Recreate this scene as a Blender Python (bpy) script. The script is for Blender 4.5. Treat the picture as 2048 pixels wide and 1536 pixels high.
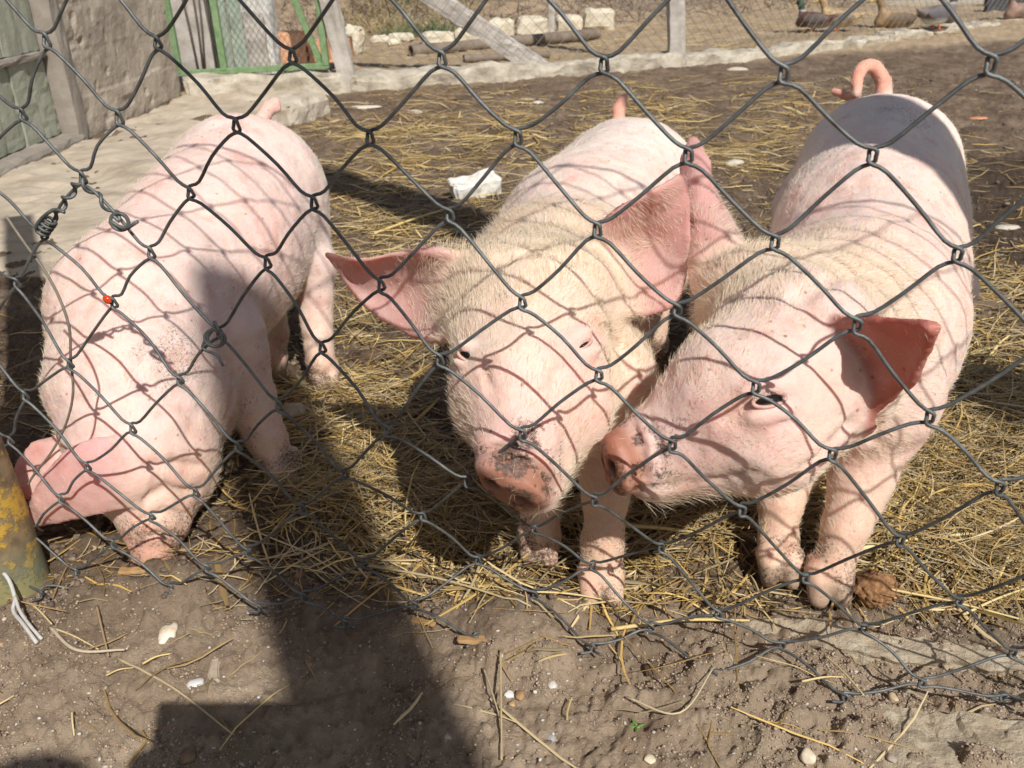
import bpy, bmesh, math, random
import numpy as np
from mathutils import Vector, Matrix
for o in list(bpy.data.objects): bpy.data.objects.remove(o, do_unlink=True)
scene = bpy.context.scene
COL = scene.collection
random.seed(7); RNG = np.random.default_rng(7)

# ------------------------------------------------------------------ camera
FPX = 1716.0; PITCH = math.radians(26.53); ROLL = math.radians(1.39); CAMH = 0.47
cp, sp = math.cos(PITCH), math.sin(PITCH); cr, sr = math.cos(ROLL), math.sin(ROLL)
EX = np.array([1., 0, 0]); EU = np.array([0, sp, cp]); FWD = np.array([0, cp, -sp])
RIGHT = cr*EX - sr*EU; UP = sr*EX + cr*EU; CAM = np.array([0, 0, CAMH])
cam_d = bpy.data.cameras.new('camera'); cam = bpy.data.objects.new('camera', cam_d); COL.objects.link(cam)
cam.matrix_world = Matrix(((RIGHT[0], UP[0], -FWD[0], 0), (RIGHT[1], UP[1], -FWD[1], 0), (RIGHT[2], UP[2], -FWD[2], CAMH), (0, 0, 0, 1)))
cam_d.sensor_width = 36; cam_d.lens = 36*FPX/2048; cam_d.clip_start = 0.01; cam_d.clip_end = 300
cam_d.dof.use_dof = True; cam_d.dof.focus_distance = 0.62; cam_d.dof.aperture_fstop = 20
scene.camera = cam
# ------------------------------------------------------------------ world, sun, exposure
SUN_EL = math.radians(45.6); SUN_AZ = math.radians(-22.5)       # azimuth the shadows fall towards, from +Y
TOSUN = np.array([-math.sin(SUN_AZ)*math.cos(SUN_EL), -math.cos(SUN_AZ)*math.cos(SUN_EL), math.sin(SUN_EL)])
world = bpy.data.worlds.new('World'); scene.world = world; world.use_nodes = True
wn = world.node_tree.nodes; wl = world.node_tree.links
sky = wn.new('ShaderNodeTexSky'); sky.sky_type = 'NISHITA'; sky.sun_disc = False
sky.sun_elevation = SUN_EL; sky.sun_rotation = math.atan2(TOSUN[0], TOSUN[1]); sky.air_density = 1.2; sky.dust_density = 1.5
wn['Background'].inputs['Strength'].default_value = 0.073
wl.new(sky.outputs[0], wn['Background'].inputs['Color'])
sun_d = bpy.data.lights.new('sun', 'SUN'); sun_d.energy = 4.9; sun_d.angle = math.radians(0.53); sun_d.color = (1.0, 0.965, 0.915)
sun = bpy.data.objects.new('sun', sun_d); COL.objects.link(sun)
sun.rotation_euler = Vector(TOSUN).to_track_quat('Z', 'Y').to_euler(); sun.location = (2, -4, 5)
scene.view_settings.view_transform = 'Standard'; scene.view_settings.look = 'None'
scene.view_settings.exposure = 0.0; scene.view_settings.gamma = 1.0; scene.view_settings.use_curve_mapping = False
scene.render.engine = 'CYCLES'
scene.cycles.max_bounces = 5; scene.cycles.diffuse_bounces = 3; scene.cycles.glossy_bounces = 2; scene.cycles.transmission_bounces = 3; scene.cycles.transparent_max_bounces = 4

# ------------------------------------------------------------------ helpers
def px_ray(x, y):
    return FWD + RIGHT*((x-1024)/FPX) + UP*((768-y)/FPX)
def at(x, y, d):
    """point seen in direction (x, y) of the 2048 wide picture at axial distance d"""
    return CAM + px_ray(x, y)*d
def on_ground(x, y, z=0.0):
    r = px_ray(x, y); return CAM + r*((z-CAMH)/r[2])
def on_soil(x, y, lift=0.0):
    p = on_ground(x, y)
    for _ in range(4): p = on_ground(x, y, float(gh(p[0], p[1]))+lift)
    return p
def proj(P):
    v = np.asarray(P, float) - CAM; d = v@FWD
    return np.stack([1024+FPX*(v@RIGHT)/d, 768-FPX*(v@UP)/d, d], -1)
def cvec(x, u, z): 
    v = RIGHT*x + UP*u + FWD*z; return v/np.linalg.norm(v)
def nrm(v): 
    v = np.asarray(v, float); return v/(np.linalg.norm(v, axis=-1, keepdims=True)+1e-12)

def hash3(i, j, k, s):
    n = (i.astype(np.int64)*374761393 + j.astype(np.int64)*668265263 + k.astype(np.int64)*2147483647 + s*1274126177) & 0xffffffff
    n = ((n ^ (n >> 13))*1274126177) & 0xffffffff
    n = ((n ^ (n >> 16))*2246822519) & 0xffffffff
    return ((n ^ (n >> 15)) & 0xffffff)/float(0xffffff)
def noise(P, scale, seed=0):
    """smooth value noise in -1..1"""
    Q = np.asarray(P, float)*scale
    if Q.shape[-1] == 2: Q = np.concatenate([Q, np.zeros(Q.shape[:-1]+(1,))], -1)
    I = np.floor(Q).astype(np.int64); f = Q-I; f = f*f*f*(f*(f*6-15)+10)
    out = 0
    for a in (0, 1):
        for b in (0, 1):
            for c in (0, 1):
                w = (f[..., 0] if a else 1-f[..., 0])*(f[..., 1] if b else 1-f[..., 1])*(f[..., 2] if c else 1-f[..., 2])
                out = out + w*hash3(I[..., 0]+a, I[..., 1]+b, I[..., 2]+c, seed)
    return out*2-1
def fbm(P, scale, oct=4, seed=0, gain=.5):
    s = 0; a = 1; P = np.asarray(P, float); dim = P.shape[-1]
    M = np.array([[.8, .6, 0], [-.48, .64, .6], [.36, -.48, .8]]) if dim == 3 else np.array([[.8, .6], [-.6, .8]])
    for o in range(oct):
        P = P@M.T
        s = s + a*noise(P, scale*2**o, seed+o*17); a *= gain
    return s

def mesh_obj(name, verts, faces, mat, parent=None, smooth=False, col=None, alpha=None, dirt=None):
    me = bpy.data.meshes.new(name)
    verts = np.asarray(verts, np.float32)
    if isinstance(faces, np.ndarray):
        n, k = faces.shape
        me.vertices.add(len(verts)); me.vertices.foreach_set('co', verts.ravel())
        me.loops.add(n*k); me.loops.foreach_set('vertex_index', faces.astype(np.int32).ravel())
        me.polygons.add(n); me.polygons.foreach_set('loop_start', np.arange(0, n*k, k, dtype=np.int32))
        me.polygons.foreach_set('loop_total', np.full(n, k, np.int32)); me.update(calc_edges=True)
    else:
        me.from_pydata([tuple(v) for v in verts], [], faces)
    if smooth: me.polygons.foreach_set('use_smooth', np.ones(len(me.polygons), bool))
    if col is not None:
        a = me.color_attributes.new('Col', 'FLOAT_COLOR', 'POINT')
        c4 = np.ones((len(verts), 4), np.float32); c4[:, :3] = col
        if alpha is not None: c4[:, 3] = alpha
        a.data.foreach_set('color', c4.ravel())
        if dirt is not None: me.attributes.new('Dirt', 'FLOAT', 'POINT').data.foreach_set('value', np.asarray(dirt, np.float32))
    me.validate()
    if mat: me.materials.append(mat)
    o = bpy.data.objects.new(name, me); COL.objects.link(o)
    if parent: o.parent = parent
    return o
def tag(o, label, cat, group=None):
    o['label'] = label; o['category'] = cat
    if group: o['group'] = group
    return o
def struct(o): o['kind'] = 'structure'; return o
def stuff(o, label=None, cat=None):
    o['kind'] = 'stuff'
    if label: o['label'] = label; o['category'] = cat
    return o
def empty(name, loc=(0, 0, 0)):
    o = bpy.data.objects.new(name, None); COL.objects.link(o); o.location = loc; o.empty_display_size = .05; return o

class MB:
    """collects boxes, tubes, prisms; build() links them as one mesh"""
    def __init__(s): s.v = []; s.f = []
    def add(s, v, f):
        b = len(s.v); s.v += [tuple(map(float, p)) for p in v]; s.f += [tuple(i+b for i in q) for q in f]; return s
    def box(s, lo, hi, M=None, jit=0, bev=0.0):
        lo = np.array(lo, float); hi = np.array(hi, float)
        if bev > 0:
            bm = bmesh.new(); bmesh.ops.create_cube(bm, size=1)
            for v in bm.verts: v.co = Vector([(lo[i]+hi[i])/2 + v.co[i]*(hi[i]-lo[i]) for i in range(3)])
            bmesh.ops.bevel(bm, geom=bm.edges[:], offset=bev, segments=2, affect='EDGES', profile=.5)
            P = np.array([v.co[:] for v in bm.verts]); bm.verts.index_update(); F = [tuple(v.index for v in f.verts) for f in bm.faces]; bm.free()
        else:
            P = np.array([[(lo, hi)[a][0], (lo, hi)[b][1], (lo, hi)[c][2]] for a in (0, 1) for b in (0, 1) for c in (0, 1)])
            F = [(0, 1, 3, 2), (4, 6, 7, 5), (0, 4, 5, 1), (2, 3, 7, 6), (0, 2, 6, 4), (1, 5, 7, 3)]
        if jit: P = P + RNG.uniform(-jit, jit, P.shape)
        if M is not None: P = P@np.array(M)[:3, :3].T + np.array(M)[:3, 3]
        return s.add(P, F)
    def tube(s, pts, r, n=6, cap=True):
        pts = np.asarray(pts, float); m = len(pts); rr = np.broadcast_to(r, (m,))
        t = nrm(np.gradient(pts, axis=0)); ref = np.array([0.12, .9, .31])
        V = []
        a = nrm(np.cross(t[0], ref))
        for i in range(m):
            a = nrm(a - t[i]*(a@t[i])); b = np.cross(t[i], a)
            for k in range(n):
                th = 2*math.pi*k/n; V.append(pts[i]+rr[i]*(a*math.cos(th)+b*math.sin(th)))
        Fc = [(i*n+k, i*n+(k+1) % n, (i+1)*n+(k+1) % n, (i+1)*n+k) for i in range(m-1) for k in range(n)]
        if cap: Fc += [tuple(range(n))[::-1], tuple((m-1)*n+k for k in range(n))]
        return s.add(V, Fc)
    def build(s, name, mat, parent=None, smooth=False, col=None): return mesh_obj(name, s.v, s.f, mat, parent, smooth, col)
def catmull(pts, n=6):
    P = np.asarray(pts, float); P = np.vstack([2*P[0]-P[1], P, 2*P[-1]-P[-2]]); out = []
    for i in range(1, len(P)-2):
        for t in np.linspace(0, 1, n, endpoint=False):
            out.append(.5*((2*P[i])+(-P[i-1]+P[i+1])*t+(2*P[i-1]-5*P[i]+4*P[i+1]-P[i+2])*t*t+(-P[i-1]+3*P[i]-3*P[i+1]+P[i+2])*t**3))
    out.append(P[-2]); return np.array(out)
def frame(o, x, y, z):
    M = np.eye(4); M[:3, 0] = x; M[:3, 1] = y; M[:3, 2] = z; M[:3, 3] = o; return M

# ------------------------------------------------------------------ materials
def mat(name):
    m = bpy.data.materials.new(name); m.use_nodes = True; return m, m.node_tree.nodes, m.node_tree.links, m.node_tree.nodes['Principled BSDF']
def N(nodes, t, **kw):
    n = nodes.new(t)
    for k, v in kw.items():
        if k in n.inputs: n.inputs[k].default_value = v
        else: setattr(n, k, v)
    return n
def ramp(nodes, stops):
    r = nodes.new('ShaderNodeValToRGB'); e = r.color_ramp.elements
    while len(e) < len(stops): e.new(.5)
    for i, (p, c) in enumerate(stops): e[i].position = p; e[i].color = (c+(1,)) if len(c) == 3 else c
    return r
def noisy(name, c1, c2, scale=20, rough=.85, bump=.3, bscale=None, dist=.004, detail=6, c3=None, attr=False, metallic=0):
    m, n, l, b = mat(name)
    tc = N(n, 'ShaderNodeTexCoord')
    t = N(n, 'ShaderNodeTexNoise', Scale=scale, Detail=detail, Roughness=.65); l.new(tc.outputs['Object'], t.inputs['Vector'])
    st = [(.3, c1), (.7, c2)] if c3 is None else [(.28, c1), (.5, c2), (.72, c3)]
    r = ramp(n, st); l.new(t.outputs['Fac'], r.inputs['Fac'])
    if attr:
        a = N(n, 'ShaderNodeVertexColor', layer_name='Col'); mx = N(n, 'ShaderNodeMixRGB', blend_type='MULTIPLY'); mx.inputs[0].default_value = 1
        l.new(r.outputs[0], mx.inputs[1]); l.new(a.outputs[0], mx.inputs[2]); l.new(mx.outputs[0], b.inputs['Base Color'])
    else: l.new(r.outputs[0], b.inputs['Base Color'])
    b.inputs['Roughness'].default_value = rough; b.inputs['Metallic'].default_value = metallic
    t2 = N(n, 'ShaderNodeTexNoise', Scale=bscale or scale*3, Detail=8, Roughness=.7); l.new(tc.outputs['Object'], t2.inputs['Vector'])
    bp = N(n, 'ShaderNodeBump', Strength=bump, Distance=dist); l.new(t2.outputs['Fac'], bp.inputs['Height']); l.new(bp.outputs[0], b.inputs['Normal'])
    return m
# ------------------------------------------------------------------ ground
def gh(x, y):
    """height of the yard surface"""
    x = np.asarray(x, float); y = np.asarray(y, float); P = np.stack([x, y], -1)
    far = np.clip((y-2.2)/2.0, 0, 1)
    fr = np.clip((.60-y)/.15, 0, 1)
    z = .006*noise(P, 3.1, 1)+.010*noise(P, 9, 2)*(1-.5*far)+(.0055-.0030*fr)*noise(P, 26, 3)+(.0038-.0016*fr)*noise(P@np.array([[.8, .6], [-.6, .8]]), 60, 4)+(.0022+.0003*fr)*noise(P, 140, 8)+(.0020+.0006*fr)*noise(P@np.array([[.6, .8], [-.8, .6]]), 300, 5)-.0035*fr*np.clip(.10-np.abs(noise(P+.02*np.stack([noise(P, 30, 51), noise(P, 30, 52)], -1), 17, 53)), 0, .1)*10*np.clip(noise(P, 6, 54)+.25, 0, 1)
    clod = np.clip(noise(P, 34, 6)-.25, 0, 1); z = z+.012*clod*np.clip(noise(P, 5, 9)+.35, 0, 1)
    # trodden, dug hollow where the pig roots
    d = np.hypot(x+.31, y-.60); z = z+.006*np.exp(-((d-.055)/.028)**2)*(.5+.8*np.clip(noise(P, 45, 19)+.3, 0, 1))
    # low bank of soil under the wire
    fy = .453-.34*x; z = z+.012*np.exp(-((y-fy-.035)/.05)**2)*np.clip(noise(P, 14, 12)+.7, 0, 1)+.012*np.exp(-((y-fy-.03)/.06)**2)*np.clip(noise(P, 55, 13)-.15, 0, 1)
    # earth piled against the kerb and the rising bank far behind
    z = z+.55*np.clip((y-7.0-.22*np.clip(x-.6, 0, 9)-.2*noise(P, .9, 15))/2.4, 0, 6)*np.clip(1.2-.25*(x-.6), .15, 1.2)
    z = z+.05*np.clip((y-(4.35+.33*(x-.8)))/.5, 0, 1)*np.clip((x-1.0)*.9, 0, 1)
    return z-.004
ys = np.concatenate([np.linspace(-6, -.3, 14), np.linspace(-.2, .26, 20), .27*np.exp(np.linspace(0, math.log(9/.27), 520)), 9.2*np.exp(np.linspace(0, math.log(90/9.2), 30))])
us = np.concatenate([-.62-np.linspace(7, .05, 34)**1.0, np.linspace(-.62, .66, 620), .66+np.linspace(.05, 7, 34)])
YY, UU = np.meshgrid(ys, us, indexing='ij'); XX = UU*np.maximum(.50, .18+.98*YY)
ZZ = gh(XX, YY)
ny, nu = YY.shape; I = np.arange(ny*nu).reshape(ny, nu)
GF = np.stack([I[:-1, :-1], I[:-1, 1:], I[1:, 1:], I[1:, :-1]], -1).reshape(-1, 4)
def ground_material():
    m, n, l, b = mat('yard_soil'); tc = N(n, 'ShaderNodeTexCoord'); O = tc.outputs['Object']
    def nz(scale, detail=5, rough=.65):
        t = N(n, 'ShaderNodeTexNoise', Scale=scale, Detail=detail, Roughness=rough); l.new(O, t.inputs['Vector']); return t.outputs['Fac']
    base = ramp(n, [(.30, (.098, .066, .044)), (.5, (.185, .130, .088)), (.70, (.285, .212, .150))]); l.new(nz(7.5, 6, .7), base.inputs[0])
    fine = ramp(n, [(.30, (.55, .52, .50)), (.5, (1, 1, 1)), (.68, (1.28, 1.25, 1.2))]); l.new(nz(140, 4, .75), fine.inputs[0])
    mx = N(n, 'ShaderNodeMixRGB', blend_type='MULTIPLY'); mx.inputs[0].default_value = 1; l.new(base.outputs[0], mx.inputs[1]); l.new(fine.outputs[0], mx.inputs[2])
    # wet churned mud on the right of the pen
    vd = N(n, 'ShaderNodeVectorMath', operation='DISTANCE'); l.new(O, vd.inputs[0]); vd.inputs[1].default_value = (1.12, 1.72, 0)
    vq = N(n, 'ShaderNodeMath', operation='MULTIPLY_ADD'); vq.inputs[1].default_value = -.9; l.new(nz(6, 4), vq.inputs[0]); l.new(vd.outputs['Value'], vq.inputs[2])
    vm = N(n, 'ShaderNodeMapRange'); vm.inputs['From Min'].default_value = .18; vm.inputs['From Max'].default_value = -.05; vm.inputs['To Max'].default_value = .85; l.new(vq.outputs[0], vm.inputs[0])
    mw = N(n, 'ShaderNodeMixRGB'); l.new(vm.outputs[0], mw.inputs[0]); l.new(mx.outputs[0], mw.inputs[1]); mw.inputs[2].default_value = (.072, .048, .033, 1); mx = mw
    # dry pale earth beyond the kerb
    sep = N(n, 'ShaderNodeSeparateXYZ'); l.new(O, sep.inputs[0])
    far = N(n, 'ShaderNodeMath', operation='MULTIPLY_ADD'); far.inputs[1].default_value = -.40; l.new(sep.outputs['X'], far.inputs[0]); l.new(sep.outputs['Y'], far.inputs[2])
    fm = N(n, 'ShaderNodeMapRange'); fm.inputs['From Min'].default_value = 3.75; fm.inputs['From Max'].default_value = 3.95; l.new(far.outputs[0], fm.inputs[0])
    dry = ramp(n, [(.3, (.30, .215, .135)), (.55, (.40, .30, .195)), (.75, (.47, .37, .26))]); l.new(nz(5, 5), dry.inputs[0])
    mf = N(n, 'ShaderNodeMixRGB'); l.new(fm.outputs[0], mf.inputs[0]); l.new(mx.outputs[0], mf.inputs[1]); l.new(dry.outputs[0], mf.inputs[2])
    # pale trodden dust outside the wire and on the left
    wm = N(n, 'ShaderNodeMapRange'); wm.inputs['From Min'].default_value = .60; wm.inputs['From Max'].default_value = .47; l.new(sep.outputs['Y'], wm.inputs[0])
    dust = ramp(n, [(.32, (.30, .215, .145)), (.62, (.53, .41, .29))]); l.new(nz(16, 6), dust.inputs[0])
    wq = N(n, 'ShaderNodeMath', operation='MULTIPLY'); wq.inputs[1].default_value = .92; l.new(wm.outputs[0], wq.inputs[0])
    md = N(n, 'ShaderNodeMixRGB'); l.new(wq.outputs[0], md.inputs[0]); l.new(mf.outputs[0], md.inputs[1]); l.new(dust.outputs[0], md.inputs[2])
    # dark green bloom of algae on damp soil
    al = ramp(n, [(.54, (0, 0, 0)), (.66, (1, 1, 1))]); l.new(nz(9, 5), al.inputs[0])
    aq = N(n, 'ShaderNodeMath', operation='MULTIPLY'); l.new(al.outputs[0], aq.inputs[0]); l.new(wm.outputs[0], aq.inputs[1])
    ma = N(n, 'ShaderNodeMixRGB'); aq2 = N(n, 'ShaderNodeMath', operation='MULTIPLY'); aq2.inputs[1].default_value = .45; l.new(aq.outputs[0], aq2.inputs[0]); l.new(aq2.outputs[0], ma.inputs[0]); l.new(md.outputs[0], ma.inputs[1]); ma.inputs[2].default_value = (.115, .095, .055, 1)
    # specks of grit and chaff
    vo = N(n, 'ShaderNodeTexVoronoi', Scale=210); l.new(O, vo.inputs['Vector'])
    sm = N(n, 'ShaderNodeMapRange'); sm.inputs['From Min'].default_value = .20; sm.inputs['From Max'].default_value = .12; l.new(vo.outputs['Distance'], sm.inputs[0])
    rs = ramp(n, [(.80, (0, 0, 0)), (.84, (1, 1, 1))]); sc = N(n, 'ShaderNodeSeparateColor'); l.new(vo.outputs['Color'], sc.inputs[0]); l.new(sc.outputs[0], rs.inputs[0])
    sq = N(n, 'ShaderNodeMath', operation='MULTIPLY'); l.new(sm.outputs[0], sq.inputs[0]); l.new(rs.outputs[0], sq.inputs[1])
    mg = N(n, 'ShaderNodeMixRGB'); l.new(sq.outputs[0], mg.inputs[0]); l.new(ma.outputs[0], mg.inputs[1]); mg.inputs[2].default_value = (.50, .44, .36, 1)
    l.new(mg.outputs[0], b.inputs['Base Color']); b.inputs['Roughness'].default_value = .93; b.inputs['Specular IOR Level'].default_value = .2
    h1 = N(n, 'ShaderNodeBump', Strength=.9, Distance=.006); l.new(nz(190, 6, .8), h1.inputs['Height'])
    vc = N(n, 'ShaderNodeTexVoronoi', Scale=24, feature='DISTANCE_TO_EDGE')
    wv = N(n, 'ShaderNodeTexNoise', Scale=30, Detail=4); l.new(O, wv.inputs['Vector']); av = N(n, 'ShaderNodeMixRGB'); av.inputs[0].default_value = .06; l.new(O, av.inputs[1]); l.new(wv.outputs['Color'], av.inputs[2]); l.new(av.outputs[0], vc.inputs['Vector'])
    ck = ramp(n, [(0, (0, 0, 0)), (.05, (1, 1, 1))]); l.new(vc.outputs['Distance'], ck.inputs[0])
    h2 = N(n, 'ShaderNodeBump', Strength=.28, Distance=.003); l.new(ck.outputs[0], h2.inputs['Height']); l.new(h1.outputs[0], h2.inputs['Normal'])
    l.new(h2.outputs[0], b.inputs['Normal']); return m
SOIL = ground_material()
ground = struct(mesh_obj('ground', np.stack([XX, YY, ZZ], -1).reshape(-1, 3), GF, SOIL, None, True))
CONC = noisy('old_concrete', (.27, .225, .17), (.45, .385, .30), 14, .92, .6, 60, .006, c3=(.56, .50, .41))
CONC_G = noisy('grey_concrete', (.28, .25, .215), (.43, .39, .345), 14, .92, .6, 70, .005, c3=(.54, .50, .445))
LIME = noisy('limewashed_kerb', (.23, .195, .145), (.45, .395, .31), 14, .95, .9, 50, .010, c3=(.62, .57, .47), detail=9)

def rough_block(name, M, size, mat_, parent=None, cuts=(10, 4, 4), amp=.006, seed=0, bev=.0, oct=3):
    """box with worn, uneven faces; M places it, size = full lengths"""
    nx, ny_, nz_ = cuts; sx, sy, sz = size; V = {}; vs = []; fs = []
    def vid(i, j, k):
        if (i, j, k) not in V:
            V[(i, j, k)] = len(vs); vs.append((sx*(i/nx-.5), sy*(j/ny_-.5), sz*(k/nz_-.5)))
        return V[(i, j, k)]
    for a, b, c, na, nb, nc in ((0, 1, 2, nx, ny_, nz_), (1, 2, 0, ny_, nz_, nx), (0, 2, 1, nx, nz_, ny_)):
        for side in (0, nc):
            for i in range(na):
                for j in range(nb):
                    q = []
                    for (u, v) in ((i, j), (i+1, j), (i+1, j+1), (i, j+1)):
                        t = [0, 0, 0]; t[a] = u; t[b] = v; t[c] = side; q.append(vid(*t))
                    up = (a, b, c) in ((0, 1, 2), (1, 2, 0)); 
                    fs.append(tuple(q) if (side > 0) == up else tuple(q[::-1]))
    P = np.array(vs); L = P/np.array(size)*2
    cor = np.clip((np.abs(L) > .99).sum(1)-1, 0, 2)
    off = np.stack([fbm(P+seed*3.7, .9/max(amp*8, .02), oct, seed*7+q, .6) for q in range(3)], 1)*amp
    P = P+off-np.sign(L)*(np.abs(L) > .99)*(cor[:, None]*amp*(.5+.5*np.abs(noise(P+seed, 40, seed)))[:, None])
    P = P@np.array(M)[:3, :3].T+np.array(M)[:3, 3]
    return mesh_obj(name, P, fs, mat_, parent, False)
Zax = np.array([0, 0, 1.])
def along(a, b, z0=0):
    a = np.array(a, float); b = np.array(b, float); d = b-a; L = np.linalg.norm(d); x = d/L; y = nrm(np.cross(Zax, x)); z = np.cross(x, y); return (a+b)/2, x, y, z, L

# footing that shows through the soil below the wire on the right
fx = nrm(np.array([.993, -.12, .016])); fyv = nrm(np.array([.12, .993, 0])); fz = np.cross(fx, fyv)
FOOT = noisy('footing_concrete', (.32, .25, .165), (.46, .375, .26), 40, .95, 1.0, 160, .005, c3=(.58, .51, .385), detail=10)
tag(rough_block('concrete_footing', frame(np.array([.44, .345, -.0575]), fx, fyv, fz), (.95, .125, .12), FOOT, None, (230, 36, 6), .010, 3, oct=6),
    'crumbling yellowish concrete footing half buried in the soil under the wire', 'footing')
tag(rough_block('concrete_footing', frame(np.array([.40, .476, -.0635]), fx, fyv, fz), (.60, .030, .12), FOOT, None, (150, 10, 6), .009, 5, oct=6),
    'thin concrete ledge breaking through the soil behind the footing', 'footing')
# ------------------------------------------------------------------ background: kerb, far fence, gate, shed wall
KP = [np.array(p) for p in ((-1.25, 3.56, 0), (-.62, 3.66, 0), (.80, 4.19, 0), (2.05, 4.98, 0), (3.5, 5.98, 0))]
# kerb stones in lengths
for i, (a, b, h, lab) in enumerate(((KP[0], KP[1], .072, 'pale concrete threshold under the green gate'), (KP[1], KP[2], .055, 'long concrete kerb between the two grey fence posts'),
                              (KP[2], KP[3], .038, 'whitewashed crumbling kerb in front of the ducks'), (KP[3], KP[4], .05, 'yellowish kerb block beside the black slab'))):
    c, x, y, z, L = along(a, b); 
    tag(rough_block('kerb', frame(c+Zax*(h/2-.03), x, y, z), (L+.01, .14, h+.06), LIME, None, (max(30, int(L*60)), 8, 7), .016, 11+i), lab, 'kerb')
# far fence: posts, brace and mesh
ff = empty('far_fence', KP[1]); ff.location = (0, 0, 0)
tag(ff, 'concrete post and chain link fence standing on the kerb behind the pigs', 'fence')
def post(x0, y0, x1, y1, wpx, base, name='post', h=1.5):
    """square concrete post, picture line (x0,y0) foot to (x1,y1)"""
    foot = np.array(base, float); d = proj(foot)[2]; w = wpx*d/FPX
    r_ = px_ray(x1, y1); top = CAM+r_*(foot[1]/r_[1]); up = nrm(top-foot); up = nrm(up*np.array([1, 0, 1])); xa = nrm(np.cross(np.array([0, 1., 0]), up)); ya = np.cross(up, xa)
    return rough_block(name, frame(foot+up*(h/2-.05), xa, ya, up), (w, w, h), CONC_G, ff, (4, 4, 36), .004, int(x0) % 50)
post(676, 165, 657, 0, 34, (KP[1][0]-.01, KP[1][1]-.02, .05)); post(1360, 130, 1352, 0, 32, (KP[2][0]-.01, KP[2][1]-.01, .03))
pb = rough_block('brace', (lambda c, x, y, z, L: frame(c, x, y, z))(*along(at(1088, 142, 3.95), at(600, -185, 3.62))), (1.30, .085, .085), CONC_G, ff, (40, 4, 4), .004, 4)
fw = MB()
for a, b in ((KP[1], KP[2]), (KP[2], KP[3]), (KP[3], KP[4])):
    L = np.linalg.norm(b-a); x = (b-a)/L; n_ = int(L/.058)
    for i in range(-10, n_):
        for s in (1, -1):
            u0, u1 = (i*.058, i*.058+.6) if s == 1 else (i*.058+.6, i*.058)
            q0, q1 = (u0, u1); p0 = a+x*q0+Zax*.07; p1 = a+x*q1+Zax*.67
            if min(q0, q1) < 0 or max(q0, q1) > L:
                t0, t1 = 0., 1.
                dq = q1-q0; lo, hi = sorted(((0-q0)/dq, (L-q0)/dq)); t0, t1 = max(0, lo), min(1, hi)
                if t1-t0 < .03: continue
                p0, p1 = p0+(p1-p0)*t0, p0+(p1-p0)*t1
            fw.tube([p0, p1], .0009, 3, False)
GALV_FAR = noisy('far_wire', (.16, .14, .12), (.25, .22, .19), 30, .7, 0)
stuff(fw.build('wire_mesh', GALV_FAR, ff))

# shed wall on the left with a boarded door
WX = -1.275
WALL = noisy('board_marked_concrete', (.255, .205, .16), (.40, .335, .265), 5, .95, .8, 45, .008, c3=(.48, .41, .33), detail=9)
bw = empty('shed', (WX, 3.0, 0)); tag(bw, 'grey concrete shed with a weathered green boarded door', 'shed')
def wall_panel(y0, y1, z0, z1, name, thick=.30, parent=bw):
    ny_, nz_ = max(2, int((y1-y0)/.012)), max(2, int((z1-z0)/.010)); Y, Z = np.meshgrid(np.linspace(y0, y1, ny_), np.linspace(z0, z1, nz_), indexing='ij')
    P2 = np.stack([Y, Z], -1); band = np.floor((Z+.012*noise(P2, 2, 3))/.125)
    off = .0022*(hash3(band.astype(int), band.astype(int)*0, band.astype(int)*0, 5)-.5)*2+.0035*fbm(P2, 14, 4, 3)
    gap = np.abs(((Z+.012*noise(P2, 2, 3)+.004*noise(P2, 9, 4))/.125) % 1-.5); off = off-.0035*np.clip((gap-.47)*30, 0, 1)*np.clip(noise(P2, 3, 14)+.6, 0, 1)
    pits = np.clip(noise(P2, 30, 8)-.45, 0, 1)*np.clip(noise(P2, 4, 9)+.2, 0, 1); off = off-.03*pits
    V = np.stack([0*Y+off, Y-3.0, Z], -1).reshape(-1, 3); Ii = np.arange(ny_*nz_).reshape(ny_, nz_)
    F_ = [tuple(q) for q in np.stack([Ii[:-1, :-1], Ii[1:, :-1], Ii[1:, 1:], Ii[:-1, 1:]], -1).reshape(-1, 4)]
    m = len(V); bk = [(-thick, y0-3, z0), (-thick, y1-3, z0), (-thick, y1-3, z1), (-thick, y0-3, z1)]
    V = np.vstack([V, bk])
    F_ += [(m, m+3, m+2, m+1), tuple(list(Ii[0, :])+[m+3, m]), tuple(list(Ii[-1, ::-1])+[m+1, m+2]), tuple(list(Ii[:, -1])+[m+2, m+3]), tuple(list(Ii[::-1, 0])+[m, m+1])]
    return mesh_obj(name, V, F_, WALL, parent, False)
wall_panel(2.69, 3.54, -.05, 1.3, 'wall'); wall_panel(-.6, 1.68, -.05, 1.3, 'wall')
DOORW = noisy('weathered_green_boards', (.19, .20, .15), (.31, .32, .245), 7, .85, .6, 60, .004, c3=(.40, .385, .31))
FRAMEW = noisy('grey_timber', (.20, .17, .14), (.34, .30, .25), 12, .9, .6, 60, .004)
dr = mesh_obj('door', *(lambda m: (m.v, m.f))(MB().box((-.10, -1.31, .03), (-.06, -.39, 1.2))), FRAMEW, bw)
yy = -1.305
for i in range(9):
    w = .1015
    for (z0, z1, nm) in ((.03, .238, 'plank'), (.258, 1.2, 'plank')):
        rough_block(nm, frame(np.array([-.045+.004*(i % 2), yy+w/2, (z0+z1)/2]), np.array([0, 1., 0]), np.array([-1., 0, 0]), Zax), (w-.003, .022, z1-z0), DOORW, dr, (4, 2, 14), .002, 30+i)
    yy += w
rough_block('rail', frame(np.array([-.034, -.85, .248]), np.array([0, 1., 0]), np.array([-1., 0, 0]), Zax), (.92, .03, .022), FRAMEW, dr, (20, 2, 2), .003, 44)
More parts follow.
